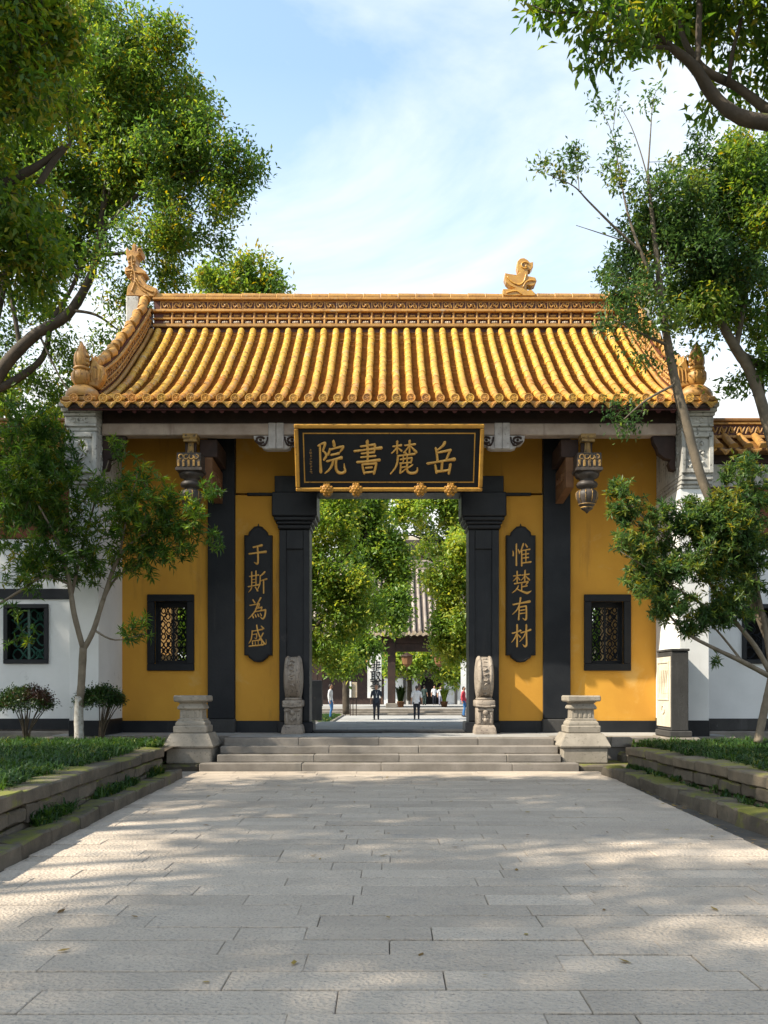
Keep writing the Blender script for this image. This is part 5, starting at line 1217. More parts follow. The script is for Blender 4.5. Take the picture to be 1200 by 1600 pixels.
# ---- small leaning tree in the sunlit bed
Y = 15.4
lb = [limb([(1184, 1160, Y, .075), (1192, 1120, Y, .065), (1200, 1082, Y, .062), (1206, 1055, Y, .058)]),
      limb([(1205, 1058, Y, .05), (1160, 1034, Y - .2, .042), (1110, 1010, Y - .4, .032), (1068, 985, Y - .5, .024), (1020, 930, Y - .6, .012)]),
      limb([(1206, 1056, Y, .05), (1180, 1010, Y, .042), (1140, 960, Y - .1, .034), (1100, 900, Y - .3, .026), (1050, 850, Y - .4, .018), (985, 790, Y - .5, .008)]),
      limb([(1206, 1056, Y, .048), (1195, 980, Y + .2, .04), (1180, 900, Y + .2, .03), (1165, 820, Y + .2, .018), (1150, 760, Y, .010)]),
      limb([(1140, 962, Y - .1, .026), (1090, 940, Y - .5, .02), (1030, 900, Y - .7, .012), (970, 862, Y - .8, .006)]),
      limb([(1160, 1034, Y - .2, .024), (1120, 985, Y, .016), (1080, 950, Y, .010)]),
      limb([(1100, 902, Y - .3, .02), (1080, 840, Y, .014), (1060, 780, Y, .008)])]
blobs = [PB(1110, 860, Y - .2, 90, .9, 80, 1.3), PB(1030, 870, Y - .5, 80, .7, 72, 1.2), PB(985, 845, Y - .6, 40, .5, 38, .7), PB(1010, 800, Y - .4, 45, .5, 40, .7), PB(975, 775, Y - .5, 28, .4, 42, .6), PB(1180, 770, Y, 45, .8, 50), PB(1180, 860, Y, 70, .9, 90), PB(1150, 930, Y - .2, 60, .7, 50, .9), PB(1050, 950, Y - .5, 65, .6, 46, .9), PB(1075, 885, Y - .2, 60, .6, 70, .8), PB(1120, 800, Y, 50, .6, 45, .7), PB(1150, 900, Y, 70, .8, 70, .8), PB(1140, 960, Y - .2, 70, .7, 36, .6), PB(1090, 825, Y - .2, 55, .7, 40, .9), PB(1230, 880, Y, 60, .9, 110, .8), PB(1115, 1030, Y - .3, 14, .2, 14, .25), PB(1080, 975, Y - .4, 50, .5, 28, .8), PB(1160, 730, Y + .2, 40, .5, 36, .7), PB(1000, 910, Y - .6, 40, .4, 40, .7)]
tree('small_tree', 'leaning multi-stemmed small tree with dense dark leaves before the sunlit pier and stele', lb, blobs, 2500, 18, .115, .028, .05, LM['slim'], M['bark_pale'], 33, whorl=True, sub=2, gap=.22, shell=.15, r0=.009, f=2.2, tintc=(.05, .9), droop=-.05, yellow=.05)
# ---- slender tree rising past the sunlit end of the roof
Y = 16.2
lb = [limb([(1262, 1165, Y, 0.09775), (1215, 1030, Y, 0.0935), (1150, 870, Y, 0.0901), (1098, 752, Y, 0.085), (1072, 660, Y, 0.085), (1056, 600, Y, 0.08075), (1044, 540, Y, 0.0748), (1034, 470, Y, 0.06375), (1026, 400, Y, 0.051), (1018, 330, Y, 0.03825), (1012, 270, Y, 0.0255)]),
      limb([(1012, 272, Y, 0.0187), (1016, 215, Y, 0.0119), (1020, 160, Y, 0.0068), (1026, 140, Y, 0.00425)]),
      limb([(1014, 285, Y, 0.0153), (1000, 235, Y, 0.0102), (985, 195, Y, 0.00765), (968, 165, Y, 0.00425)]),
      limb([(968, 270, Y, 0.0119), (958, 215, Y, 0.00765), (942, 175, Y, 0.0051), (928, 150, Y, 0.0034)]),
      limb([(958, 205, Y, 0.0068), (962, 170, Y, 0.0051), (968, 140, Y, 0.0034)]),
      limb([(1034, 470, Y, 0.03825), (1000, 390, Y - .2, 0.0272), (980, 330, Y - .2, 0.0187), (968, 268, Y, 0.01105)]),
      limb([(1000, 392, Y - .2, 0.0255), (960, 355, Y - .3, 0.0204), (920, 315, Y - .4, 0.0153), (895, 290, Y - .5, 0.0102), (855, 272, Y - .5, 0.00595)]),
      limb([(985, 380, Y - .2, 0.0119), (940, 365, Y - .3, 0.0085), (900, 352, Y - .3, 0.0051)]),
      limb([(1044, 540, Y, 0.02975), (1000, 520, Y - .3, 0.0204), (960, 500, Y - .4, 0.0102)]),
      limb([(1056, 600, Y, 0.0255), (1010, 625, Y - .3, 0.017), (975, 655, Y - .4, 0.0085)]),
      limb([(1030, 440, Y, 0.034), (1070, 370, Y + .3, 0.0255), (1090, 300, Y + .4, 0.0136)]),
      limb([(905, 300, Y - .4, 0.0085), (902, 260, Y - .4, 0.00595), (895, 225, Y - .4, 0.0034)])]
blobs = [PB(1020, 400, Y, 85, .9, 70, 1.2), PB(980, 440, Y - .3, 50, .6, 50, .9), PB(1050, 330, Y + .2, 60, .8, 70), PB(1000, 310, Y, 36, .5, 40, .5), PB(965, 260, Y, 26, .4, 50, .45), PB(895, 250, Y - .4, 24, .3, 36, .5), PB(855, 272, Y - .5, 28, .3, 16, .5), PB(905, 350, Y - .3, 36, .3, 18, .5), PB(1010, 500, Y - .2, 60, .8, 36, .6), PB(965, 500, Y - .4, 30, .3, 30, .4), PB(1100, 400, Y + .5, 80, .9, 100, 1.2), PB(980, 650, Y - .4, 34, .4, 40, .8), PB(965, 530, Y - .4, 22, .3, 20, .3), PB(1030, 560, Y, 40, .4, 30, .3), PB(1100, 270, Y + .4, 40, .6, 60, .7)]
ex = np.array([list(P(*q, Y)) for q in ((1020, 140), (1028, 152), (1012, 150), (968, 140), (962, 158), (972, 170), (928, 150), (936, 165), (930, 170), (1020, 170), (945, 180), (1012, 160), (975, 620), (985, 640), (965, 640), (955, 655), (978, 658), (992, 662), (965, 672), (985, 680), (1000, 648), (972, 650), (990, 630), (960, 625), (985, 668), (950, 640), (975, 672), (1004, 634))])
tree('slender_tree', 'slender leafy tree with a thin leaning trunk rising past the sunlit end of the roof', lb, blobs, 1120, 19, .105, .044, .085, LM['slim'], M['bark_slim'], 44, gap=.16, shell=.25, extra=ex, r0=.008, f=1.4, tintc=(0, .75), yellow=.035)
# ---- thicker tree at the frame's sunlit edge
Y = 17.0
lb = [limb([(1262, 1160, Y + .3, 0.132), (1240, 900, Y + .2, 0.1221), (1215, 730, Y + .1, 0.1122), (1196, 650, Y, 0.1056), (1172, 580, Y, 0.099), (1150, 545, Y, 0.0924), (1125, 500, Y, 0.0726), (1100, 440, Y, 0.0528), (1080, 380, Y, 0.033)]),
      limb([(1160, 555, Y, 0.0726), (1185, 570, Y + .3, 0.0792), (1215, 585, Y + .5, 0.0858)]),
      limb([(1150, 545, Y, 0.0594), (1165, 460, Y + .2, 0.0462), (1175, 380, Y + .2, 0.033), (1185, 300, Y + .2, 0.0198)]),
      limb([(1196, 650, Y, 0.033), (1190, 560, Y + .6, 0.0264), (1200, 490, Y + .6, 0.0198)])]
blobs = [PB(1150, 380, Y, 85, 1.2, 120, 1.3), PB(1100, 470, Y - .1, 70, .9, 70), PB(1190, 480, Y + .3, 70, 1, 80, 1), PB(1200, 280, Y + .5, 80, 1.2, 80, 1), PB(1150, 270, Y + .3, 50, .8, 50, .8), PB(1230, 570, Y, 50, .7, 60, .6), PB(1155, 600, Y + .3, 24, .4, 22, .35), PB(1075, 540, Y, 40, .5, 30, .4)]
tree('leafy_tree', 'leafy tree with a thick forked trunk at the sunlit edge of the view', lb, blobs, 1500, 22, .115, .05, .10, LM['camphor'], M['bark_slim'], 55, gap=.14, shell=.25, r0=.010, f=1.5, tintc=(.1, .82), yellow=.03)
# ---- near tree whose bough hangs into the top of the view on the sunlit side
Y = 9.6
lb = [limb([(1610, 1150, Y, 0.1872), (1560, 900, Y, 0.1728), (1500, 600, Y, 0.1584), (1420, 380, Y, 0.1368), (1330, 250, Y, 0.1152), (1240, 200, Y, 0.0864), (1160, 184, Y - .1, 0.072), (1115, 150, Y - .1, 0.0612), (1085, 105, Y - .2, 0.054), (1050, 75, Y - .3, 0.036), (1010, 42, Y - .4, 0.0216), (960, 10, Y - .5, 0.01296)]),
      limb([(1240, 202, Y, 0.0648), (1190, 165, Y + .1, 0.054), (1150, 135, Y + .1, 0.0468), (1110, 115, Y, 0.0432), (1085, 90, Y, 0.036), (1065, 50, Y, 0.0288), (1060, -20, Y, 0.0216)]),
      limb([(1138, 130, Y, 0.0252), (1145, 80, Y - .1, 0.0216), (1160, 20, Y - .1, 0.01728), (1165, -40, Y, 0.01296)]),
      limb([(1090, 100, Y - .2, 0.0288), (1092, 40, Y - .2, 0.0324), (1094, -40, Y - .2, 0.0288)]),
      limb([(1050, 75, Y - .3, 0.0216), (985, 70, Y - .5, 0.0144), (930, 60, Y - .6, 0.00864)]),
      limb([(1010, 42, Y - .4, 0.0144), (940, 20, Y - .6, 0.01152), (870, 20, Y - .8, 0.0072), (830, 8, Y - .8, 0.00432)])]
blobs = [PB(890, 5, Y - .7, 70, .5, 36, .9), PB(960, 65, Y - .5, 42, .5, 32, .8), PB(1000, 20, Y - .4, 60, .6, 42, .9), PB(1060, -20, Y, 90, .9, 50, 1), PB(1160, 10, Y, 80, .9, 60, 1.1), PB(1180, 90, Y + .2, 50, .7, 50, .7), PB(1100, 165, Y + .5, 26, .4, 36, .5), PB(930, -60, Y, 120, .9, 50, 1), PB(1150, -120, Y, 160, 1.3, 90, 1), PB(1080, 70, Y + .3, 45, .5, 30, .4), PB(1260, 40, Y, 90, .9, 110, .8)]
tree('near_tree', 'near tree whose dark curved bough hangs across the top above the slender tree', lb, blobs, 800, 15, .125, .048, .09, LM['near'], M['bark'], 66, gap=-.05, shell=.25, r0=.008, f=1.8, tintc=(.1, .85), droop=.55, yellow=.04)
# ---- big tree behind the garden wall on the shaded side
Y = 24.0
lb = [limb([(-90, 1085, Y, 0.374), (-70, 900, Y, 0.3264), (-50, 760, Y, 0.2856), (-30, 660, Y, 0.2244), (-2, 585, Y, 0.17), (50, 527, Y, 0.1462), (105, 492, Y, 0.1292), (138, 440, Y, 0.1088), (150, 400, Y, 0.0884), (160, 330, Y, 0.068), (170, 250, Y, 0.0476)]),
      limb([(-8, 610, Y, 0.1156), (30, 590, Y + .2, 0.102), (68, 556, Y + .3, 0.0816), (82, 500, Y + .3, 0.0612), (112, 450, Y + .4, 0.051), (140, 380, Y + .4, 0.034)]),
      limb([(32, 548, Y, 0.068), (24, 500, Y, 0.0612), (15, 450, Y, 0.0578), (0, 390, Y, 0.0408), (-10, 300, Y, 0.0272)]),
      limb([(-20, 640, Y, 0.1496), (-10, 520, Y + .5, 0.1156), (20, 380, Y + .5, 0.0816), (40, 250, Y, 0.0544), (60, 120, Y, 0.0272)]),
      limb([(160, 330, Y, 0.0544), (200, 240, Y, 0.0408), (250, 165, Y, 0.0272), (300, 150, Y, 0.0136)]),
      limb([(165, 290, Y, 0.0408), (175, 190, Y, 0.0306), (165, 110, Y, 0.0204), (170, 50, Y, 0.0102)]),
      limb([(155, 370, Y, 0.0544), (220, 300, Y - .5, 0.0408), (290, 270, Y - .8, 0.0272), (360, 265, Y - .8, 0.0136)]),
      limb([(110, 485, Y, 0.0476), (150, 492, Y - .2, 0.034), (190, 520, Y - .3, 0.017)]),
      limb([(60, 520, Y, 0.034), (100, 600, Y - .3, 0.0204), (130, 620, Y - .4, 0.0102)]),
      limb([(150, 400, Y, 0.0476), (230, 390, Y - .4, 0.034), (300, 370, Y - .6, 0.017)])]
blobs = [PB(190, 60, Y, 60, 1.6, 90, 1.1), PB(250, 130, Y, 70, 1.6, 60), PB(310, 150, Y, 45, 1, 60, .8), PB(330, 240, Y - .5, 70, 1.4, 60, 1.1), PB(370, 260, Y - .6, 38, .9, 48, .8), PB(335, 350, Y - .5, 45, 1, 50, .9), PB(350, 300, Y - .5, 45, 1, 40, .8), PB(260, 260, Y, 100, 2, 90, 1.2), PB(170, 210, Y, 100, 2, 110, 1.1), PB(300, 350, Y - .4, 75, 1.4, 55), PB(220, 400, Y - .3, 90, 1.6, 50, .9), PB(100, 300, Y, 120, 2, 140, 1.1), PB(60, 110, Y + 1, 130, 2, 140, 1), PB(50, 400, Y + .5, 90, 1.4, 40, .7), PB(190, 470, Y - .3, 50, .9, 36, .35), PB(185, 530, Y - .3, 36, .5, 20, .3), PB(150, 560, Y, 30, .7, 30, .1), PB(-60, 300, Y, 120, 2, 260, .6), PB(120, 610, Y - .4, 30, .4, 30, .3), PB(45, 470, Y + .8, 60, .8, 40, .5), PB(110, 560, Y + .5, 50, .6, 40, .4), PB(60, 610, Y + .8, 60, .6, 36, .6), PB(200, 490, Y, 50, .7, 40, .5), PB(20, 540, Y + 1, 40, .6, 36, .4)]
tree('camphor_tree', 'big spreading tree with dark mossy limbs behind the shaded end of the roof', lb, blobs, 4800, 26, .145, .06, .17, LM['camphor'], M['bark'], 77, gap=.22, shell=.2, r0=.016, f=1.1, tintc=(.1, .85), yellow=.04)
# ---- nearer tree filling the top corner on the shaded side
Y = 10.8
lb = [limb([(-330, 1160, Y, .30), (-320, 900, Y, .28), (-290, 600, Y, .25), (-240, 400, Y, .22), (-170, 260, Y, .17), (-90, 170, Y, .12), (0, 100, Y, .07), (90, 40, Y, .03)]),
      limb([(-240, 402, Y, .14), (-150, 340, Y, .11), (-60, 310, Y, .08), (40, 270, Y, .05), (100, 230, Y, .03)]),
      limb([(-150, 340, Y, .08), (-80, 400, Y, .06), (0, 430, Y, .03)]),
      limb([(60, 290, Y, .04), (85, 250, Y, .036), (110, 225, Y, .02)]),
      limb([(-170, 260, Y, .12), (-200, 60, Y, .09), (-180, -200, Y, .05)])]
blobs = [PB(10, 100, Y, 100, 1.1, 130, 1.2), PB(70, 60, Y, 55, .9, 80, .9), PB(0, 270, Y, 110, 1.1, 100, 1.2), PB(60, 350, Y, 60, .8, 70, .8), PB(10, 410, Y, 70, .9, 50, .9), PB(90, 190, Y, 45, .7, 70, .6), PB(-100, 250, Y, 150, 1.3, 230, .7), PB(-180, -100, Y, 240, 1.8, 200, .7), PB(30, -120, Y, 120, 1.2, 120, .5)]
tree('broadleaf_tree', 'nearer leafy tree filling the top corner of the view on the shaded side', lb, blobs, 1600, 20, .12, .048, .12, LM['near'], M['bark'], 88, gap=.2, shell=.25, r0=.012, f=1.5, tintc=(.2, 1), droop=.35, yellow=.06)
# ---- tree tops behind the roof and behind the garden wall
for k, (nm, lab, pts, bl, Yk, sd) in enumerate((
    ('distant_tree', 'distant tree top with yellowing leaves showing above the ridge beside the dragon', [(380, 1000, 36, .3), (385, 700, 36, .25), (388, 500, 36, .15), (390, 430, 36, .06)], [(345, 440, 36, 35, 1.2, 26, 1), (395, 425, 36, 34, 1.2, 24, 1), (430, 445, 36, 26, 1, 18, 1), (380, 470, 36, 80, 1.5, 30, 1)], 36, 101),
    ('distant_tree', 'low bushy tree showing over the coping of the shaded garden wall', [(40, 1060, 27, .2), (38, 800, 27, .15), (40, 660, 27, .08)], [(20, 640, 27, 45, 1.1, 34, 1), (75, 655, 27, 36, 1, 26, 1), (-30, 610, 27, 40, 1.2, 50, 1), (100, 665, 27, 18, .6, 14, .6)], 27, 102))):
    tree(nm, lab, [limb(pts)], [PB(*b_) for b_ in bl], 300, 22, .21, .10, .20, LM['camphor'], M['bark'], sd, gap=-.1, shell=.2, r0=.015, f=.8, tintc=(.25, .95), yellow=.15)
# ---- clipped shrubs in the shaded bed
def shrub(px, pyb, pyt, w, Y, label, seed):
    b0 = P(px, pyb, Y); zt = P(px, pyt, Y).z; rx = w * .5 * Y / F; t = thing('clipped_shrub', label, 'shrub', tuple(b0), 'clipped shrubs before the shaded wall')
    rr = random.Random(seed); st_ = MB(); tops = []
    zc = zt - rx * .58
    for k in range(13):
        a = rr.uniform(0, 6.28); q = rr.uniform(.2, .85) * rx; tp = (b0.x + q * math.cos(a), b0.y + q * math.sin(a) * .8, zc + rr.uniform(-.15, .1) * rx)
        pth = smooth_path([(b0.x + rr.uniform(-.05, .05), b0.y + rr.uniform(-.05, .05), b0.z - .05), (b0.x + q * .35 * math.cos(a), b0.y + q * .35 * math.sin(a), b0.z + (zc - b0.z) * .45), tp], 4)
        st_.tube(pth, [.016 - .010 * i / len(pth) for i in range(len(pth))], 5); tops.append(pth)
    st_.build('stem', M['twig'], t, kind='stuff', fixn=False, smooth=True)
    r = np.random.default_rng(seed); n = 420; d = r.normal(size=(n, 3)); d /= np.linalg.norm(d, axis=1)[:, None]; d[:, 2] = np.abs(d[:, 2]) * 1.0 - .25 * r.random(n)
    q = (.72 + .3 * r.random(n)) * (1 + .07 * np.sin(d[:, 0] * 5 + seed) + .06 * np.cos(d[:, 1] * 6))
    C = np.array([b0.x, b0.y, zc]) + d * q[:, None] * np.array([rx, rx * .85, rx * .62])
    D = twigs(C, [[(*p, .01) for p in th] for th in tops], t, M['twig'], r0=.005, r1=.002, seed=seed, origin=tuple(b0))
    red = (C[:, 0] > b0.x + .08) & (C[:, 2] > zc + .04) if seed == 301 else np.zeros(n, bool)
    DD = D + d; DD /= np.linalg.norm(DD, axis=1)[:, None]
    leaves(C[~red], DD[~red], 15, .055, .026, .045, LM['shrub'], seed, t, 'foliage', origin=tuple(b0))
    if red.any(): o = leaves(C[red], DD[red], 15, .05, .024, .045, LM['shrub_red'], seed + 3, t, 'foliage', origin=tuple(b0)); o['label'] = 'bronze coloured new leaves'
shrub(40, 1160, 1074, 92, 17.0, 'clipped round shrub with bronze tinged top at the frame edge under the lattice window', 301)
shrub(157, 1160, 1075, 72, 17.1, 'smaller clipped round green shrub directly behind the whitewashed trunk', 302)
# ---- unseen trees placed out of frame to dapple the path and shade the walls
def shade(x, y, r_, zc, seed, label, n=260, m=26):
    lb_ = [[(x, y, -.1, .28), (x + .1, y, 2, .24), (x, y + .1, 4, .2), (x + .2, y, zc, .1), (x + .2, y, zc + r_ * .6, .04)], [(x, y + .1, 4, .12), (x + r_ * .35, y, zc - 1, .07), (x + r_ * .6, y + .3, zc, .03)], [(x, y + .1, 4.2, .12), (x - r_ * .35, y + .4, zc - 1, .07), (x - r_ * .5, y + 1, zc + .3, .03)]]
    tree('unseen_shade_tree', label, lb_, [(x, y, zc, r_, r_, r_ * .75, 1), (x + r_ * .5, y + r_ * .2, zc - .4, r_ * .6, r_ * .6, r_ * .5, 1), (x - r_ * .4, y - r_ * .4, zc, r_ * .6, r_ * .6, r_ * .5, 1)], n, m, .30, .15, .30, LM['near'], M['bark'], seed, 'unseen trees placed for their shade', gap=.0, shell=.15, r0=.02, f=.8, tintc=(.1, .8))
for x, y, zc, r_, sd, lab, n in (
    (-17.9, -3.0, 16.8, 3.6, 401, 'tall unseen tree placed to shade the nearest stretch of the path', 250), (-16.0, 1.6, 17.2, 3.2, 402, 'tall unseen tree placed to shade the middle stretch of the path', 230),
    (-18.2, 6.6, 16.8, 3.6, 406, 'tall unseen tree placed to shade the far stretch of the path', 250), (-14.0, 5.3, 17.8, 2.6, 407, 'slim tall unseen tree placed between two wider ones to shade the path', 190),
    (-17.0, -8.4, 16.5, 3.6, 403, 'tall unseen tree placed behind the viewpoint to shade the path', 230), (-17.9, 13.9, 16.4, 3.4, 404, 'tall unseen tree placed to shade the left wall of the gate', 260), (-23.2, 13.4, 16.0, 3.6, 408, 'tallest unseen tree farther out, placed to shade the white garden wall', 260)):
    shade(x, y, r_, zc, sd, lab, n=n)
# ================================================================ courtyard seen through the doorway
ZC = -.05
m = MB(); m.box(-2.6, 4.6, 26.05, 52.0, -.11, ZC); struct(m, 'courtyard_paving', M['court'])
for k, (x0, x1, nm) in enumerate(((-14, -2.62, 'a'), (4.62, 14, 'b'))):
    m = MB(); m.box(x0, x1, 26.05, 51.4, -.11, ZC + .03); struct(m, 'lawn_soil', M['soil'])
pts = scatter(2600, 61, -9, -2.65, 36, 51, None, ZC + .03); rg = np.random.default_rng(5)
grass('lawn_grass', 'short green lawn grass under the courtyard trees left of the walkway', pts, rg.uniform(.08, .16, len(pts)), 62, LM['grass'], 'grass', .8, .012)
pts = scatter(1400, 63, 4.65, 9, 36, 51, None, ZC + .03)
grass('lawn_grass', 'short green lawn grass beside the walkway by the person in red', pts, rg.uniform(.08, .18, len(pts)), 64, LM['grass'], 'grass', .8, .012)
# kerb of the lawn
for x in (-2.6, 4.62):
    m = MB(); m.box(x - .08, x + .08, 26.1, 51.4, -.1, ZC + .07, .015); struct(m, 'lawn_kerb', M['stepstone'])
# far steps and terrace
stp = thing('far_steps', 'wide low steps at the far end of the courtyard below the dark pavilion', 'steps', (1.5, 52.5, ZC))
for k in range(3):
    m = MB(); m.box(-9, 12, 52.0 + k * .4, 53.3, ZC + k * .12 + (.001 if k else 0), ZC + (k + 1) * .12 - .002, .02); m.build('step', M['stepstone'], stp)
m = MB(); m.box(-12, 16, 53.31, 61.0, -.1, .30); struct(m, 'terrace', M['court'])
m = MB(); m.box(-16, 20, 61.01, 84, -.11, .0); struct(m, 'far_court', M['court'])
# ---- pavilion
pav = thing('courtyard_pavilion', 'open dark timber pavilion with a grey tiled roof at the end of the courtyard', 'pavilion', (2.7, 56, .3))
YE, ZE, YR_, ZR = 55.2, 4.80, 61.0, 9.45
for i, x in enumerate((-4.6, .15, 5.3, 10.0)):
    m = MB(); m.box(x - .24, x + .24, 55.8, 56.28, .58, 4.3, .02); m.build('column', M['wood_dark'], pav); m = MB(); m.box(x - .36, x + .36, 55.68, 56.4, .30, .575, .03); m.build('column_base', M['stepstone'], pav)
    m = MB(); m.box(x - .22, x + .22, 60.2, 60.6, .30, 4.6, .02); m.build('column', M['wood_dark'], pav)
m = MB(); m.box(-5.5, 11, 55.86, 56.2, 3.72, 4.22, .02); m.build('beam', M['wood_dark'], pav); m = MB(); m.box(-5.5, 11, 55.84, 56.24, 4.225, 4.75, .02); m.build('beam', M['wood_dark'], pav)
m = MB(); pr_ = []
for t_ in np.linspace(0, 1, 9): pr_.append((YE + (YR_ - YE) * t_, ZE + (ZR - ZE) * (t_ * .82 + .18 * t_ * t_)))
full = pr_ + [(2 * YR_ - y, z) for y, z in pr_[::-1][1:]]
vs = [(x, y, z - d) for x in (-6.5, 12) for d in (.03, .16) for y, z in full]; k = len(full); fs = []
for i in range(k - 1): fs += [(i, i + 1, 2 * k + i + 1, 2 * k + i), (k + i, 3 * k + i, 3 * k + i + 1, k + i + 1)]
fs += [(0, 2 * k, 3 * k, k), (k - 1, 2 * k - 1, 4 * k - 1, 3 * k - 1)]; m.add(vs, fs); rf = m.build('roof', M['greytile_dark'], pav)
def tile_row(x, r_): 
    m = MB(); m.tube([(x, y, z + .03) for y, z in pr_], r_, 6); return m
ro = tile_row(0, .105).build('tile_row', M['greytile'], rf, smooth=True); w0 = wl(ro)
nrow = int(18.4 / .36)
for i in range(nrow + 1):
    X = -6.4 + i * .36
    if i == 0: place(ro, (X, w0.y, w0.z), rf)
    else: dup(ro, (X, w0.y, w0.z), rf)
m = MB(); m.lathe([(.001, 0), (.125, 0), (.125, .05)], (0, 0, 0), 10, 'y'); ed = m.build('eave_disc', M['pale_relief'], rf, origin=(0, 0, 0)); 
m = MB(); m.prism([(-.16, .06), (-.14, -.05), (0, -.14), (.14, -.05), (.16, .06)], 0, .03, .01); dd = m.build('drip_tile', M['pale_relief'], rf, origin=(0, 0, 0))
for i in range(nrow + 1):
    X = -6.4 + i * .36
    for o_, p_ in ((ed, (X, YE - .05, ZE + .03)), (dd, (X + .18, YE - .04, ZE - .05))):
        if i == 0: place(o_, p_, rf)
        else: dup(o_, p_, rf)
m = MB(); m.box(-6.5, 12, YR_ - .2, YR_ + .2, ZR - .1, ZR + .55, .04); m.build('ridge', M['greytile'], pav)
m = MB(); m.box(-6.5, 12, YE + .02, YE + .06, ZE - .14, ZE - .04); m.build('eave_board', M['rafter'], pav)
# hanging lanterns under the beam
for px, lab in ((636, 'dark octagonal lantern hanging by the pavilion column'), (687, 'dark octagonal lantern hanging midway under the pavilion beam')):
    X = (px - CX) * 55.6 / F; t = thing('lantern', lab, 'lantern', (X, 55.6, 2.9), 'lanterns under the pavilion beam')
    m = MB(); m.lathe([(.08, 2.78), (.26, 2.95), (.34, 3.3), (.32, 3.42)], (X, 55.6, 0), 8); m.build('body', M['wood_brown'], t)
    m = MB(); m.lathe([(.44, 3.42), (.38, 3.48), (.12, 3.60), (.05, 3.66)], (X, 55.6, 0), 8); m.build('cap', M['wood_dark'], t)
    m = MB(); m.tube([(X, 55.6, 3.65), (X, 55.6, 3.74)], .02, 5); m.tube([(X, 55.6, 2.78), (X, 55.6, 2.55)], .03, 5); m.build('cord', M['wood_dark'], t, kind='stuff')
# banners with brush lettering
def banner(px0, px1, py0, py1, Y, keys, label):
    a, b_ = P(px0, py0, Y), P(px1, py1, Y); t = thing('banner', label, 'banner', ((a.x + b_.x) / 2, Y, b_.z), 'white banners in the courtyard')
    m = MB(); n = 8; vs = []; 
    for i in range(n + 1):
        z = a.z + (b_.z - a.z) * i / n; yy = Y + .02 * math.sin(i * 1.1)
        vs += [(a.x, yy, z), (b_.x, yy + .015, z), (b_.x, yy + .03, z), (a.x, yy + .018, z)]
    fs = [(i * 4 + q, i * 4 + (q + 1) % 4, i * 4 + 4 + (q + 1) % 4, i * 4 + 4 + q) for i in range(n) for q in range(4)] + [(0, 1, 2, 3)]
    m.add(vs, fs); m.build('cloth', M['white'], t)
    m = MB(); m.box(a.x - .04, b_.x + .04, Y - .03, Y + .06, a.z, a.z + .07, .01); m.box(a.x - .03, b_.x + .03, Y - .02, Y + .05, b_.z - .06, b_.z + .01, .01); m.build('rod', M['wood_dark'], t, kind='stuff')
    m = MB(); m.tube([((a.x + b_.x) / 2, Y + .2, ZC), ((a.x + b_.x) / 2, Y + .2, a.z + .1)], .035, 6); m.build('pole', M['wood_dark'], t)
    for key, kz in keys: char_mb(key, (a.x + b_.x) / 2 + .06, P(0, kz, Y).z, .62, Y - .035, 1.35, .008, .95).build('character', M['black'], t, fixn=False)
banner(574, 596, 1014, 1091, 51.0, (('fei', 1040), ('qu', 1056), ('shi', 1071)), 'white banner with bold black brush characters beside the pavilion column')
banner(720, 731, 1030, 1092, 54.6, (), 'narrow blank white banner hanging behind the person in red')
# pale notice boards under the trees
for px0, px1, py0, py1, Y, c, lab in ((538, 549, 1065, 1090, 51.2, 'white', 'pale grey notice board under the courtyard trees left of the banner'), (550, 558, 1066, 1090, 51.3, 'pale_relief', 'small pinkish notice panel next to the pale grey notice board')):
    a, b_ = P(px0, py0, Y), P(px1, py1, Y); t = thing('notice_board', lab, 'sign', ((a.x + b_.x) / 2, Y, ZC), 'notice boards under the courtyard trees')
    m = MB(); m.box(a.x, b_.x, Y, Y + .05, b_.z, a.z, .01); m.build('panel', M[c], t); m = MB()
    for e in (a.x + .05, b_.x - .05): m.tube([(e, Y + .08, ZC - .02), (e, Y + .08, a.z - .05)], .025, 6)
    m.build('post', M['wood_dark'], t, kind='stuff')
# dark stone tablet just inside
a, b_ = P(489, 1063, 40), P(503, 1129, 40); t = thing('stone_tablet', 'plain black stone tablet standing inside the doorway by the lawn', 'tablet', ((a.x + b_.x) / 2, 40, ZC))
m = MB(); m.box(a.x - .35, b_.x, 40, 40.18, ZC + .12, a.z, .02); m.build('slab', M['black_stone'], t); m = MB(); m.box(a.x - .4, b_.x + .08, 39.9, 40.3, ZC, ZC + .119, .02); m.build('foot', M['stepstone'], t)
# second hall farther back
hall = thing('rear_hall', 'far rear hall with orange-edged grey eaves and a dark open door', 'building', (5, 84, 0))
YH = 84.0
def hb(px0, px1, py0, py1, y0, y1, name, mat, b=.02):
    a, b_ = P(px0, py0, YH), P(px1, py1, YH); m = MB(); m.box(a.x, b_.x, y0, y1, b_.z, a.z, b); return m.build(name, mat, hall)
hb(600, 655, 1060, 1101, YH, YH + .3, 'wall', M['white']); hb(692, 760, 1060, 1101, YH, YH + .3, 'wall', M['white']); hb(480, 600, 1030, 1101, YH, YH + .3, 'wall', M['wood_dark'])
hb(654, 693, 1058, 1101, YH + .9, YH + 1.1, 'door', M['dark']); hb(560, 800, 1046, 1057, YH - .1, YH + .3, 'lintel', M['wood_dark'])
for px in (632, 640, 655, 691, 712): hb(px - 2.2, px + 2.2, 1046, 1101, YH - .5, YH - .2, 'column', M['wood_dark'] if px in (655, 691) else M['greystone'])
m = MB(); ZH = P(0, 1037, YH).z
m.add([(-14, YH - 1.3, ZH), (24, YH - 1.3, ZH), (24, YH + 4, ZH + 4), (-14, YH + 4, ZH + 4), (24, YH + 9, ZH), (-14, YH + 9, ZH)], [(0, 1, 2, 3), (3, 2, 4, 5), (0, 5, 4, 1), (0, 3, 5), (1, 4, 2)]); rf2 = m.build('roof', M['greytile_dark'], hall)
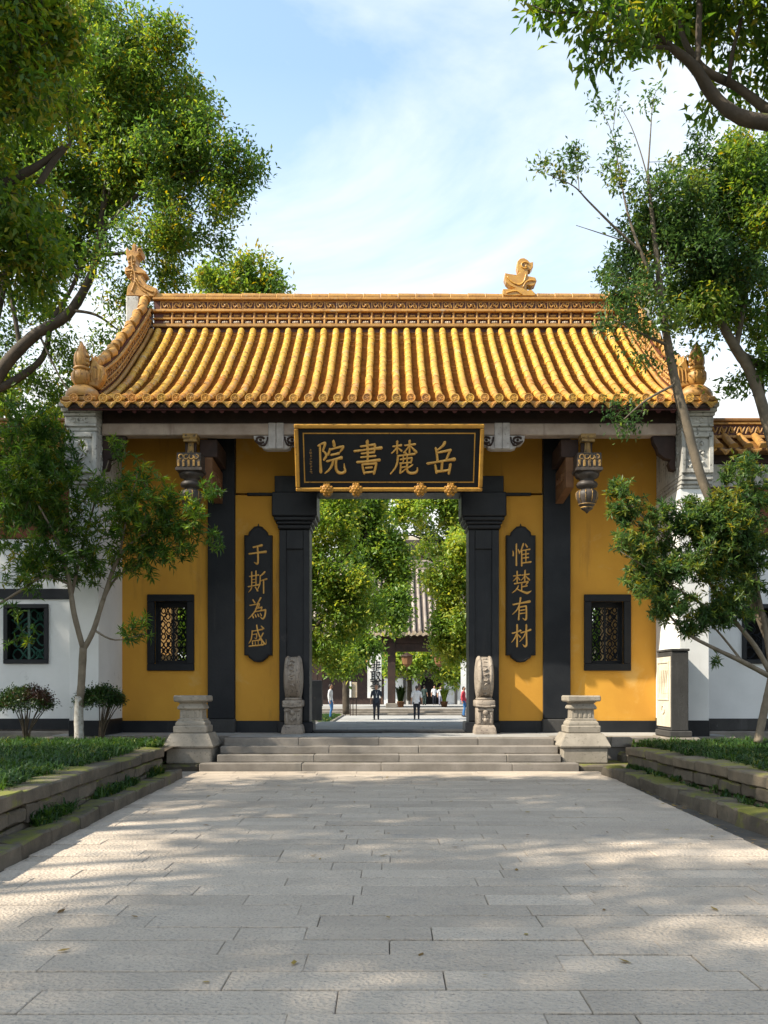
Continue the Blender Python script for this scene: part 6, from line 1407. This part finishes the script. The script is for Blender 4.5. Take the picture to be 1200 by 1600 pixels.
m = MB(); m.tube([(0, YH - 1.35, ZH + .06), (0, YH + 3.9, ZH + 4.02)], .12, 6); tr = m.build('tile_row', M['glaze_dull'], rf2); w0 = wl(tr)
for i in range(60):
    X = -10 + i * .42
    if i == 0: place(tr, (X, w0.y, w0.z), rf2)
    else: dup(tr, (X, w0.y, w0.z), rf2)
# a long grey roof glimpsed higher up
fh = thing('upper_hall', 'pale roof ridge of a further hall glimpsed between the courtyard tree tops', 'building', (0, 100, 0))
a = P(560, 838, 100); m = MB(); m.box(a.x, a.x + 7, 100, 101, a.z - .45, a.z, .05); m.build('ridge', M['palestone'], fh); m = MB(); m.box(a.x - 2, a.x + 10, 99.5, 104, 0, a.z - .47); m.build('wall', M['greytile_dark'], fh)
# ---- courtyard trees
def ctree(label, Y, limbs, blobs, n, m_, seed, L=.26, W=.14, tint=(.1, .95), yel=.12, spread=.24, f=.7, gap=-.1):
    tree('courtyard_tree', label, [limb([(a, b_, Y + (c[0] if c else 0), r_) for a, b_, r_, *c in l]) for l in limbs], [PB(a, b_, Y + dy, rx, ry, rz, w) for a, b_, dy, rx, ry, rz, w in blobs], n, m_, L, W, spread, LM['court'], M['bark'], seed, 'courtyard trees seen through the doorway', gap=gap, shell=.2, r0=.02, f=f, tintc=tint, yellow=yel)
ctree('sunlit leafy courtyard tree nearest the doorway on the left side', 33, [[(470, 1135, .2), (472, 1040, .18), (480, 940, .14), (500, 860, .08)], [(476, 1000, .09), (520, 950, .05), (560, 930, .03)], [(480, 940, .08), (530, 880, .05), (560, 850, .03)]],
      [(505, 830, 0, 50, 1.4, 70, 1), (540, 900, -.3, 60, 1.3, 60, 1.1), (500, 980, 0, 55, 1.2, 60, 1), (555, 960, -.2, 45, 1, 50, .9), (520, 770, 0, 60, 1.3, 60, .9), (450, 900, 0, 60, 1.4, 150, .8), (520, 1035, 0, 40, .9, 26, .7), (545, 1032, -.3, 20, .5, 14, .4)], 1050, 30, 501, .17, .085, spread=.17, f=1.0)
ctree('darker courtyard tree with a straight dark trunk behind the man in dark clothes', 44, [[(541, 1116, .18), (541, 1060, .165), (548, 980, .14), (560, 900, .14), (575, 820, .08)], [(545, 1000, .12), (590, 950, .07), (625, 920, .04)], [(556, 920, .1), (600, 860, .06), (620, 830, .04)]],
      [(585, 860, 0, 46, 1.6, 70, 1), (600, 940, -.4, 36, 1.2, 50, 1), (560, 1005, -.4, 30, 1, 30, .8), (560, 790, 0, 50, 1.6, 50, .9), (535, 1025, 0, 36, 1.2, 30, .8), (615, 900, -.5, 26, .9, 36, .7), (620, 975, -.5, 20, .7, 20, .4), (622, 930, -.5, 18, .6, 40, .5), (610, 850, -.4, 30, .8, 30, .6), (625, 900, -.6, 18, .6, 50, .6)], 950, 28, 502, .24, .12, (.0, .7), .06, .22)
ctree('yellow green courtyard tree close to the doorway on the right side', 34, [[(775, 1130, .2), (772, 1000, .17), (765, 900, .13), (750, 830, .07)], [(768, 950, .08), (730, 900, .05), (715, 880, .03)]],
      [(715, 960, 0, 34, 1.1, 70, 1.2), (730, 880, 0, 36, 1.1, 60, 1), (708, 1015, -.2, 26, .8, 32, .8), (742, 1010, 0, 30, .9, 36, .7), (770, 940, 0, 50, 1.3, 140, .9), (696, 935, -.3, 22, .6, 26, .5), (688, 975, -.3, 16, .5, 26, .4), (690, 900, -.3, 24, .6, 30, .6), (692, 1010, -.3, 20, .5, 22, .5)], 900, 30, 503, .18, .09, (.35, 1), .2, .17, f=1.0)
ctree('tall courtyard tree with spreading boughs hanging before the grey pavilion roof', 47, [[(745, 1120, .3), (742, 1000, .27), (735, 900, .22), (715, 840, .15), (690, 800, .10)], [(738, 930, .14), (700, 890, .09), (660, 870, .05), (640, 865, .03)], [(715, 842, .1), (672, 845, .06), (640, 835, .03)], [(735, 900, .12), (725, 800, .09), (720, 740, .05)]],
      [(680, 800, 0, 46, 1.6, 46, 1.1), (640, 810, -.3, 34, 1.2, 36, .8), (720, 790, 0, 46, 1.6, 50, 1), (660, 850, -.4, 40, 1, 24, .7), (690, 745, 0, 60, 1.8, 40, .9), (712, 860, 0, 36, 1, 26, .6), (680, 905, -.4, 24, .6, 20, .35), (735, 850, 0, 36, 1.2, 50, .8)], 850, 28, 504, .25, .125, (.2, .95), .14, .23)
ctree('shadowed tree standing behind the pavilion and framed by its dark beam', 70, [[(640, 1095, .2), (640, 1050, .17), (642, 1000, .12)]], [(640, 1040, 0, 30, 1.4, 22, 1), (660, 1022, 0, 24, 1.2, 14, .8), (700, 1050, 0, 24, 1.4, 22, .8), (725, 1040, 0, 20, 1.4, 30, .8), (615, 1035, 0, 18, 1.2, 40, .8)], 300, 26, 505, .34, .17, (.2, .9), .1, .3, .5)
t6 = tree('distant_tree', 'bluish distant trees rising above the halls at the back of the doorway view', [limb([(575, 1060, 110, .5), (575, 900, 110, .4), (580, 800, 110, .2)])], [PB(560, 800, 110, 60, 4, 40, 1), PB(600, 860, 110, 70, 4, 50, 1), PB(520, 780, 110, 70, 4, 50, 1), PB(700, 850, 110, 80, 4, 60, 1), PB(660, 760, 110, 60, 4, 30, .8), PB(590, 770, 110, 26, 3, 22, .5)], 700, 24, .6, .3, .6, LM['far'], M['bark'], 506, gap=0, shell=.2, r0=.05, f=.25, tintc=(.2, .9))
# bushes in the side gardens, seen through the lattice windows
for x, y, sd, lab in ((-7.7, 31.0, 601, 'sunny bush in the side garden behind the shaded lattice window'), (7.7, 31.0, 602, 'sunny bush in the side garden behind the sunlit lattice window')):
    lb_ = [[(x, y, -.1, .08), (x + .1, y, 1, .07), (x, y, 2.4, .04)], [(x, y, .8, .05), (x + .5, y, 1.8, .03)], [(x, y, .7, .05), (x - .6, y + .3, 1.7, .03)]]
    tree('garden_bush', lab, lb_, [(x, y, 2.3, 1.5, 1.8, 1.4, 1), (x, y, 3.9, 1.4, 1.7, 1.4, 1), (x, y + 1, 1.2, 1.2, 1.6, .9, .8)], 480, 26, .2, .1, .18, LM['court'], M['bark'], sd, cat='bush', gap=0, shell=.2, r0=.014, f=1.0)
# potted plant by the terrace steps
def pot(px, pyb, Y, h_, label, seed, mat):
    b0 = P(px, pyb, Y); b0.z = .30; t = thing('potted_plant', label, 'plant', tuple(b0), 'potted plants on the terrace')
    m = MB(); m.lathe([(.16, .30), (.24, .62), (.27, .64), (.25, .66), (.20, .64)], (b0.x, Y, 0), 12); m.build('pot', M['wood_brown'], t, smooth=True)
    r = np.random.default_rng(seed); p = np.array([[b0.x, Y, .6]] * 10) + r.normal(0, .05, (10, 3)) * (1, 1, 0)
    o = grass('leaves', 'x', p, np.full(10, h_), seed, mat, 'plant', .5, .03); del o['label']; del o['category']; place(o, (0, 0, 0), t)
pot(694, 1103, 57.5, 1.0, 'potted yellow green spiky plant beside the far standing visitor', 71, LM['court'])
pot(626, 1103, 56.9, 1.1, 'potted green bushy plant right beside the pavilion column', 72, LM['shrub'])
# ================================================================ people
def cmat(name, c, rough=.85): return pmat(name, c, tuple(v * .75 for v in c), 9, rough, .15, 40)
SKIN = cmat('skin', (.42, .24, .16), .6); HAIR = cmat('black_hair', (.018, .014, .012), .5); SHOE = cmat('dark_shoe', (.03, .028, .027), .6)
NAVY = cmat('dark_navy_cloth', (.028, .036, .055)); NAVY2 = cmat('dark_trouser_cloth', (.018, .021, .032)); WHT = cmat('white_cloth', (.66, .66, .68)); GRYP = cmat('patterned_grey_cloth', (.25, .25, .32)); RED = cmat('red_cloth', (.50, .05, .07)); BLUE = cmat('blue_cloth', (.04, .14, .33)); GRN = cmat('dark_green_cloth', (.03, .05, .045))
def vox(mb, name, mat, t, vs=.011):
    o = mb.build(name, mat, t, smooth=True); r = o.modifiers.new('remesh', 'REMESH'); r.mode = 'VOXEL'; r.voxel_size = vs; r.use_smooth_shade = True
    s = o.modifiers.new('smooth', 'SMOOTH'); s.factor = .5; s.iterations = 3; return o
def person(label, px, Y, z0, h, face, pose, top, bottom, long_hair=False, facing=-1, seed=0, sleeves='short', shoes=SHOE, lanyard=False):
    X = (px - CX) * Y / F; t = thing('person', label, 'person', (X, Y, z0)); k = h / 1.75; rr = random.Random(seed)
    f = facing                                   # -1: looks towards the gate and camera, 1: walks away
    R = Matrix.Translation((X, Y, z0)) @ Matrix.Rotation(face, 4, 'Z') @ Matrix.Scale(k, 4)
    def V(x, y, z): return (x, y * f, z)
    st = pose                                    # stride and arm swing
    hipL, hipR = (-.09, 0, .92), (.09, 0, .92)
    kneeL, kneeR = (-.10, .06 + st * .10, .50), (.10, .05 - st * .06, .50); ankL, ankR = (-.105, st * .16, .085), (.105, -st * .16 - .02, .085 + abs(st) * .04)
    shL, shR = (-.185, -.01, 1.42), (.185, -.01, 1.42); elL, elR = (-.25, -.03 - st * .06, 1.14), (.25, -.03 + st * .08, 1.14); wrL, wrR = (-.275, .03 - st * .1, .89), (.275, .03 + st * .14, .90)
    def leg(m, a, b, c, g): m.tube([V(*p) for p in smooth_path([a, tuple((np.array(a) + np.array(b)) / 2 + np.array((0, .012, 0))), b, tuple((np.array(b) * .62 + np.array(c) * .38) + np.array((0, -.02, 0))), c], 4)], [x * g for x in np.interp(np.linspace(0, 1, 17), [0, .25, .5, .66, 1], [.088, .078, .055, .056, .04])], 10)
    def arm(m, a, b, c, g, cut=1.0):
        pth = smooth_path([a, b, c], 6); n = max(2, int(len(pth) * cut)); m.tube([V(*p) for p in pth[:n]], [x * g for x in np.interp(np.linspace(0, 1, len(pth)), [0, .45, .7, 1], [.052, .041, .038, .026])][:n], 9)
    def torso(m, g, z0_=.86, z1_=1.47):
        prof = [(.86, .150, .100), (.95, .155, .105), (1.06, .135, .092), (1.16, .140, .096), (1.30, .165, .105), (1.40, .165, .095), (1.46, .10, .07), (1.50, .06, .055)]
        vs = []; fs = []; n = 14
        for z, a, b in prof:
            for q in range(n): w = 2 * math.pi * q / n; vs.append(V(math.cos(w) * a * g, math.sin(w) * b * g, z))
        for i in range(len(prof) - 1):
            for q in range(n): fs.append((i * n + q, i * n + (q + 1) % n, i * n + n + (q + 1) % n, i * n + n + q))
        fs += [tuple(range(n)), tuple((len(prof) - 1) * n + q for q in range(n))]; m.add(vs, fs)
        for s_, e in ((-1, shL), (1, shR)): m.tube([V(s_ * .06, -.01, 1.43), V(*e)], [.07 * g, .056 * g], 9)
    m = MB(); torso(m, .93)
    for a, b, c in ((hipL, kneeL, ankL), (hipR, kneeR, ankR)): leg(m, a, b, c, .92)
    for s_, a, b, c in ((-1, shL, elL, wrL), (1, shR, elR, wrR)):
        arm(m, a, b, c, 1)
        w = np.array(c); d = w - np.array(b); d /= np.linalg.norm(d); side = np.array((0, 1, 0)) - d * d[1]; side /= np.linalg.norm(side); inn = np.cross(d, side) * s_
        m.tube([V(*w), V(*(w + d * .05)), V(*(w + d * .095))], [.026, .036, .034], 8, True)
        for q, (o_, ln) in enumerate(((-.027, .068), (-.009, .08), (.009, .075), (.026, .058))):
            p0 = w + d * .085 + side * o_; m.tube([V(*p0), V(*(p0 + d * ln * .55)), V(*(p0 + d * ln - np.array((s_ * .018, 0, 0))))], [.0115, .0105, .009], 6)
        p0 = w + d * .03 + side * .03; m.tube([V(*p0), V(*(p0 + side * .025 + d * .03)), V(*(p0 + side * .028 + d * .06))], [.013, .012, .010], 6)
    m.tube([V(0, .0, 1.44), V(0, .02, 1.56)], [.058, .052], 10)
    m.ball(V(0, .015, 1.645), .1, 14, (.78, .95, 1.16)); m.ball(V(0, .03, 1.585), .07, 12, (.82, .95, .8))
    m.tube([V(0, .105, 1.655), V(0, .128, 1.62), V(0, .105, 1.61)], [.012, .017, .014], 6)
    for s_ in (-1, 1): m.ball(V(s_ * .078, .01, 1.635), .022, 7, (.5, .8, 1.2)); m.ball(V(s_ * .032, .095, 1.672), .016, 7, (1.2, .7, .6))
    m.ball(V(0, .094, 1.578), .02, 7, (1.3, .6, .4))
    m.xf(R); body = vox(m, 'body', SKIN, t, .0095 * k)
    m = MB()
    for s_ in (-1, 1): m.ball(V(s_ * .032, .103, 1.652), .011, 7)
    m.xf(R); m.build('eyes', HAIR, body, smooth=True, kind='stuff')
    m = MB(); m.ball(V(0, -.006, 1.672), .1, 14, (.82, .97, 1.0))
    if long_hair: m.ball(V(0, -.095, 1.70), .05, 10); m.tube([V(0, -.10, 1.70), V(0, -.13, 1.62), V(0, -.115, 1.50)], [.035, .03, .012], 7)
    else: m.ball(V(0, -.05, 1.63), .075, 10, (1.0, .7, 1.1))
    # clear the face
    m.v = [(x, y - f * .02 if (y * f > .055 and z < 1.70) else y, max(z, 1.69) if (y * f > .045) else z) for x, y, z in m.v]; m.xf(R); vox(m, 'hair', HAIR, t, .011 * k)
    m = MB(); torso(m, 1.10); cut = .55 if sleeves == 'short' else .95
    for a, b, c in ((shL, elL, wrL), (shR, elR, wrR)): arm(m, a, b, c, 1.32, cut)
    n0 = len(m.v); m.tube([V(0, 0, .98), V(0, 0, .84)], [.158, .172], 14, True, .70); m.xf(R); vox(m, 'shirt', top, t, .013 * k)
    m = MB(); m.tube([V(0, 0, 1.0), V(0, 0, .84)], [.14, .155], 14, True, .72)
    for a, b, c in ((hipL, kneeL, ankL), (hipR, kneeR, ankR)): leg(m, a, b, c, 1.16)
    m.xf(R); vox(m, 'trousers', bottom, t, .013 * k)
    for c in (ankL, ankR):
        m = MB(); x, y, z = c; z = z - .085 + .002
        m.tube([V(x, y - .075, z + .045), V(x, y - .02, z + .05), V(x, y + .06, z + .042), V(x, y + .15, z + .032), V(x, y + .185, z + .028)], [.036, .046, .045, .042, .022], 10); m.tube([V(x, y - .02, z + .05), V(x, y - .01, z + .11)], [.042, .038], 9)
        m.v = [(a_, b_, max(c_, z + .0)) for a_, b_, c_ in m.v]; m.xf(R); m.build('shoe', shoes, t, smooth=True)
    if lanyard:
        m = MB(); 
        for s_ in (-1, 1): m.tube([V(s_ * .07, .085, 1.44), V(s_ * .03, .118, 1.32), V(0, .112, 1.20)], .006, 4)
        m.box(-.03, .03, .105 * 1, .115, 1.11, 1.20) if False else m.tube([V(0, .112, 1.20), V(0, .113, 1.10)], .025, 6, True, .2)
        m.xf(R); m.build('lanyard', WHT, t, kind='stuff')
    return t
person('man in a dark shirt and dark trousers with a pale lanyard, facing the gate', 588, 44.6, ZC, 1.72, .1, .25, NAVY, NAVY2, False, -1, 1, 'short', SHOE, True)
person('woman in a white short-sleeved top and dark trousers with tied-up hair, walking away', 651, 44.6, ZC, 1.66, -.05, .7, WHT, NAVY2, True, 1, 2)
person('person in a red top and dark blue trousers half hidden by the door pilaster', 724.5, 49.0, ZC, 1.62, 1.2, .35, RED, BLUE, False, -1, 3, 'long')
person('person in white top and long blue trousers on the lawn by the black tablet', 516.5, 45.5, ZC + .03, 1.70, 1.4, .15, WHT, BLUE, False, -1, 4, 'long')
person('far visitor in a white top and patterned grey trousers beside the yellow potted plant', 688, 79.0, .0, 1.62, .3, .3, WHT, GRYP, True, -1, 5)
person('far visitor in a white top standing in the dark doorway of the rear hall', 678.5, 82.3, .0, 1.68, .2, .2, WHT, NAVY2, False, -1, 6)
person('far visitor in dark green clothes standing to the left of the rear hall door', 663, 80.0, .0, 1.70, -.3, .2, GRN, GRN, False, 1, 7)
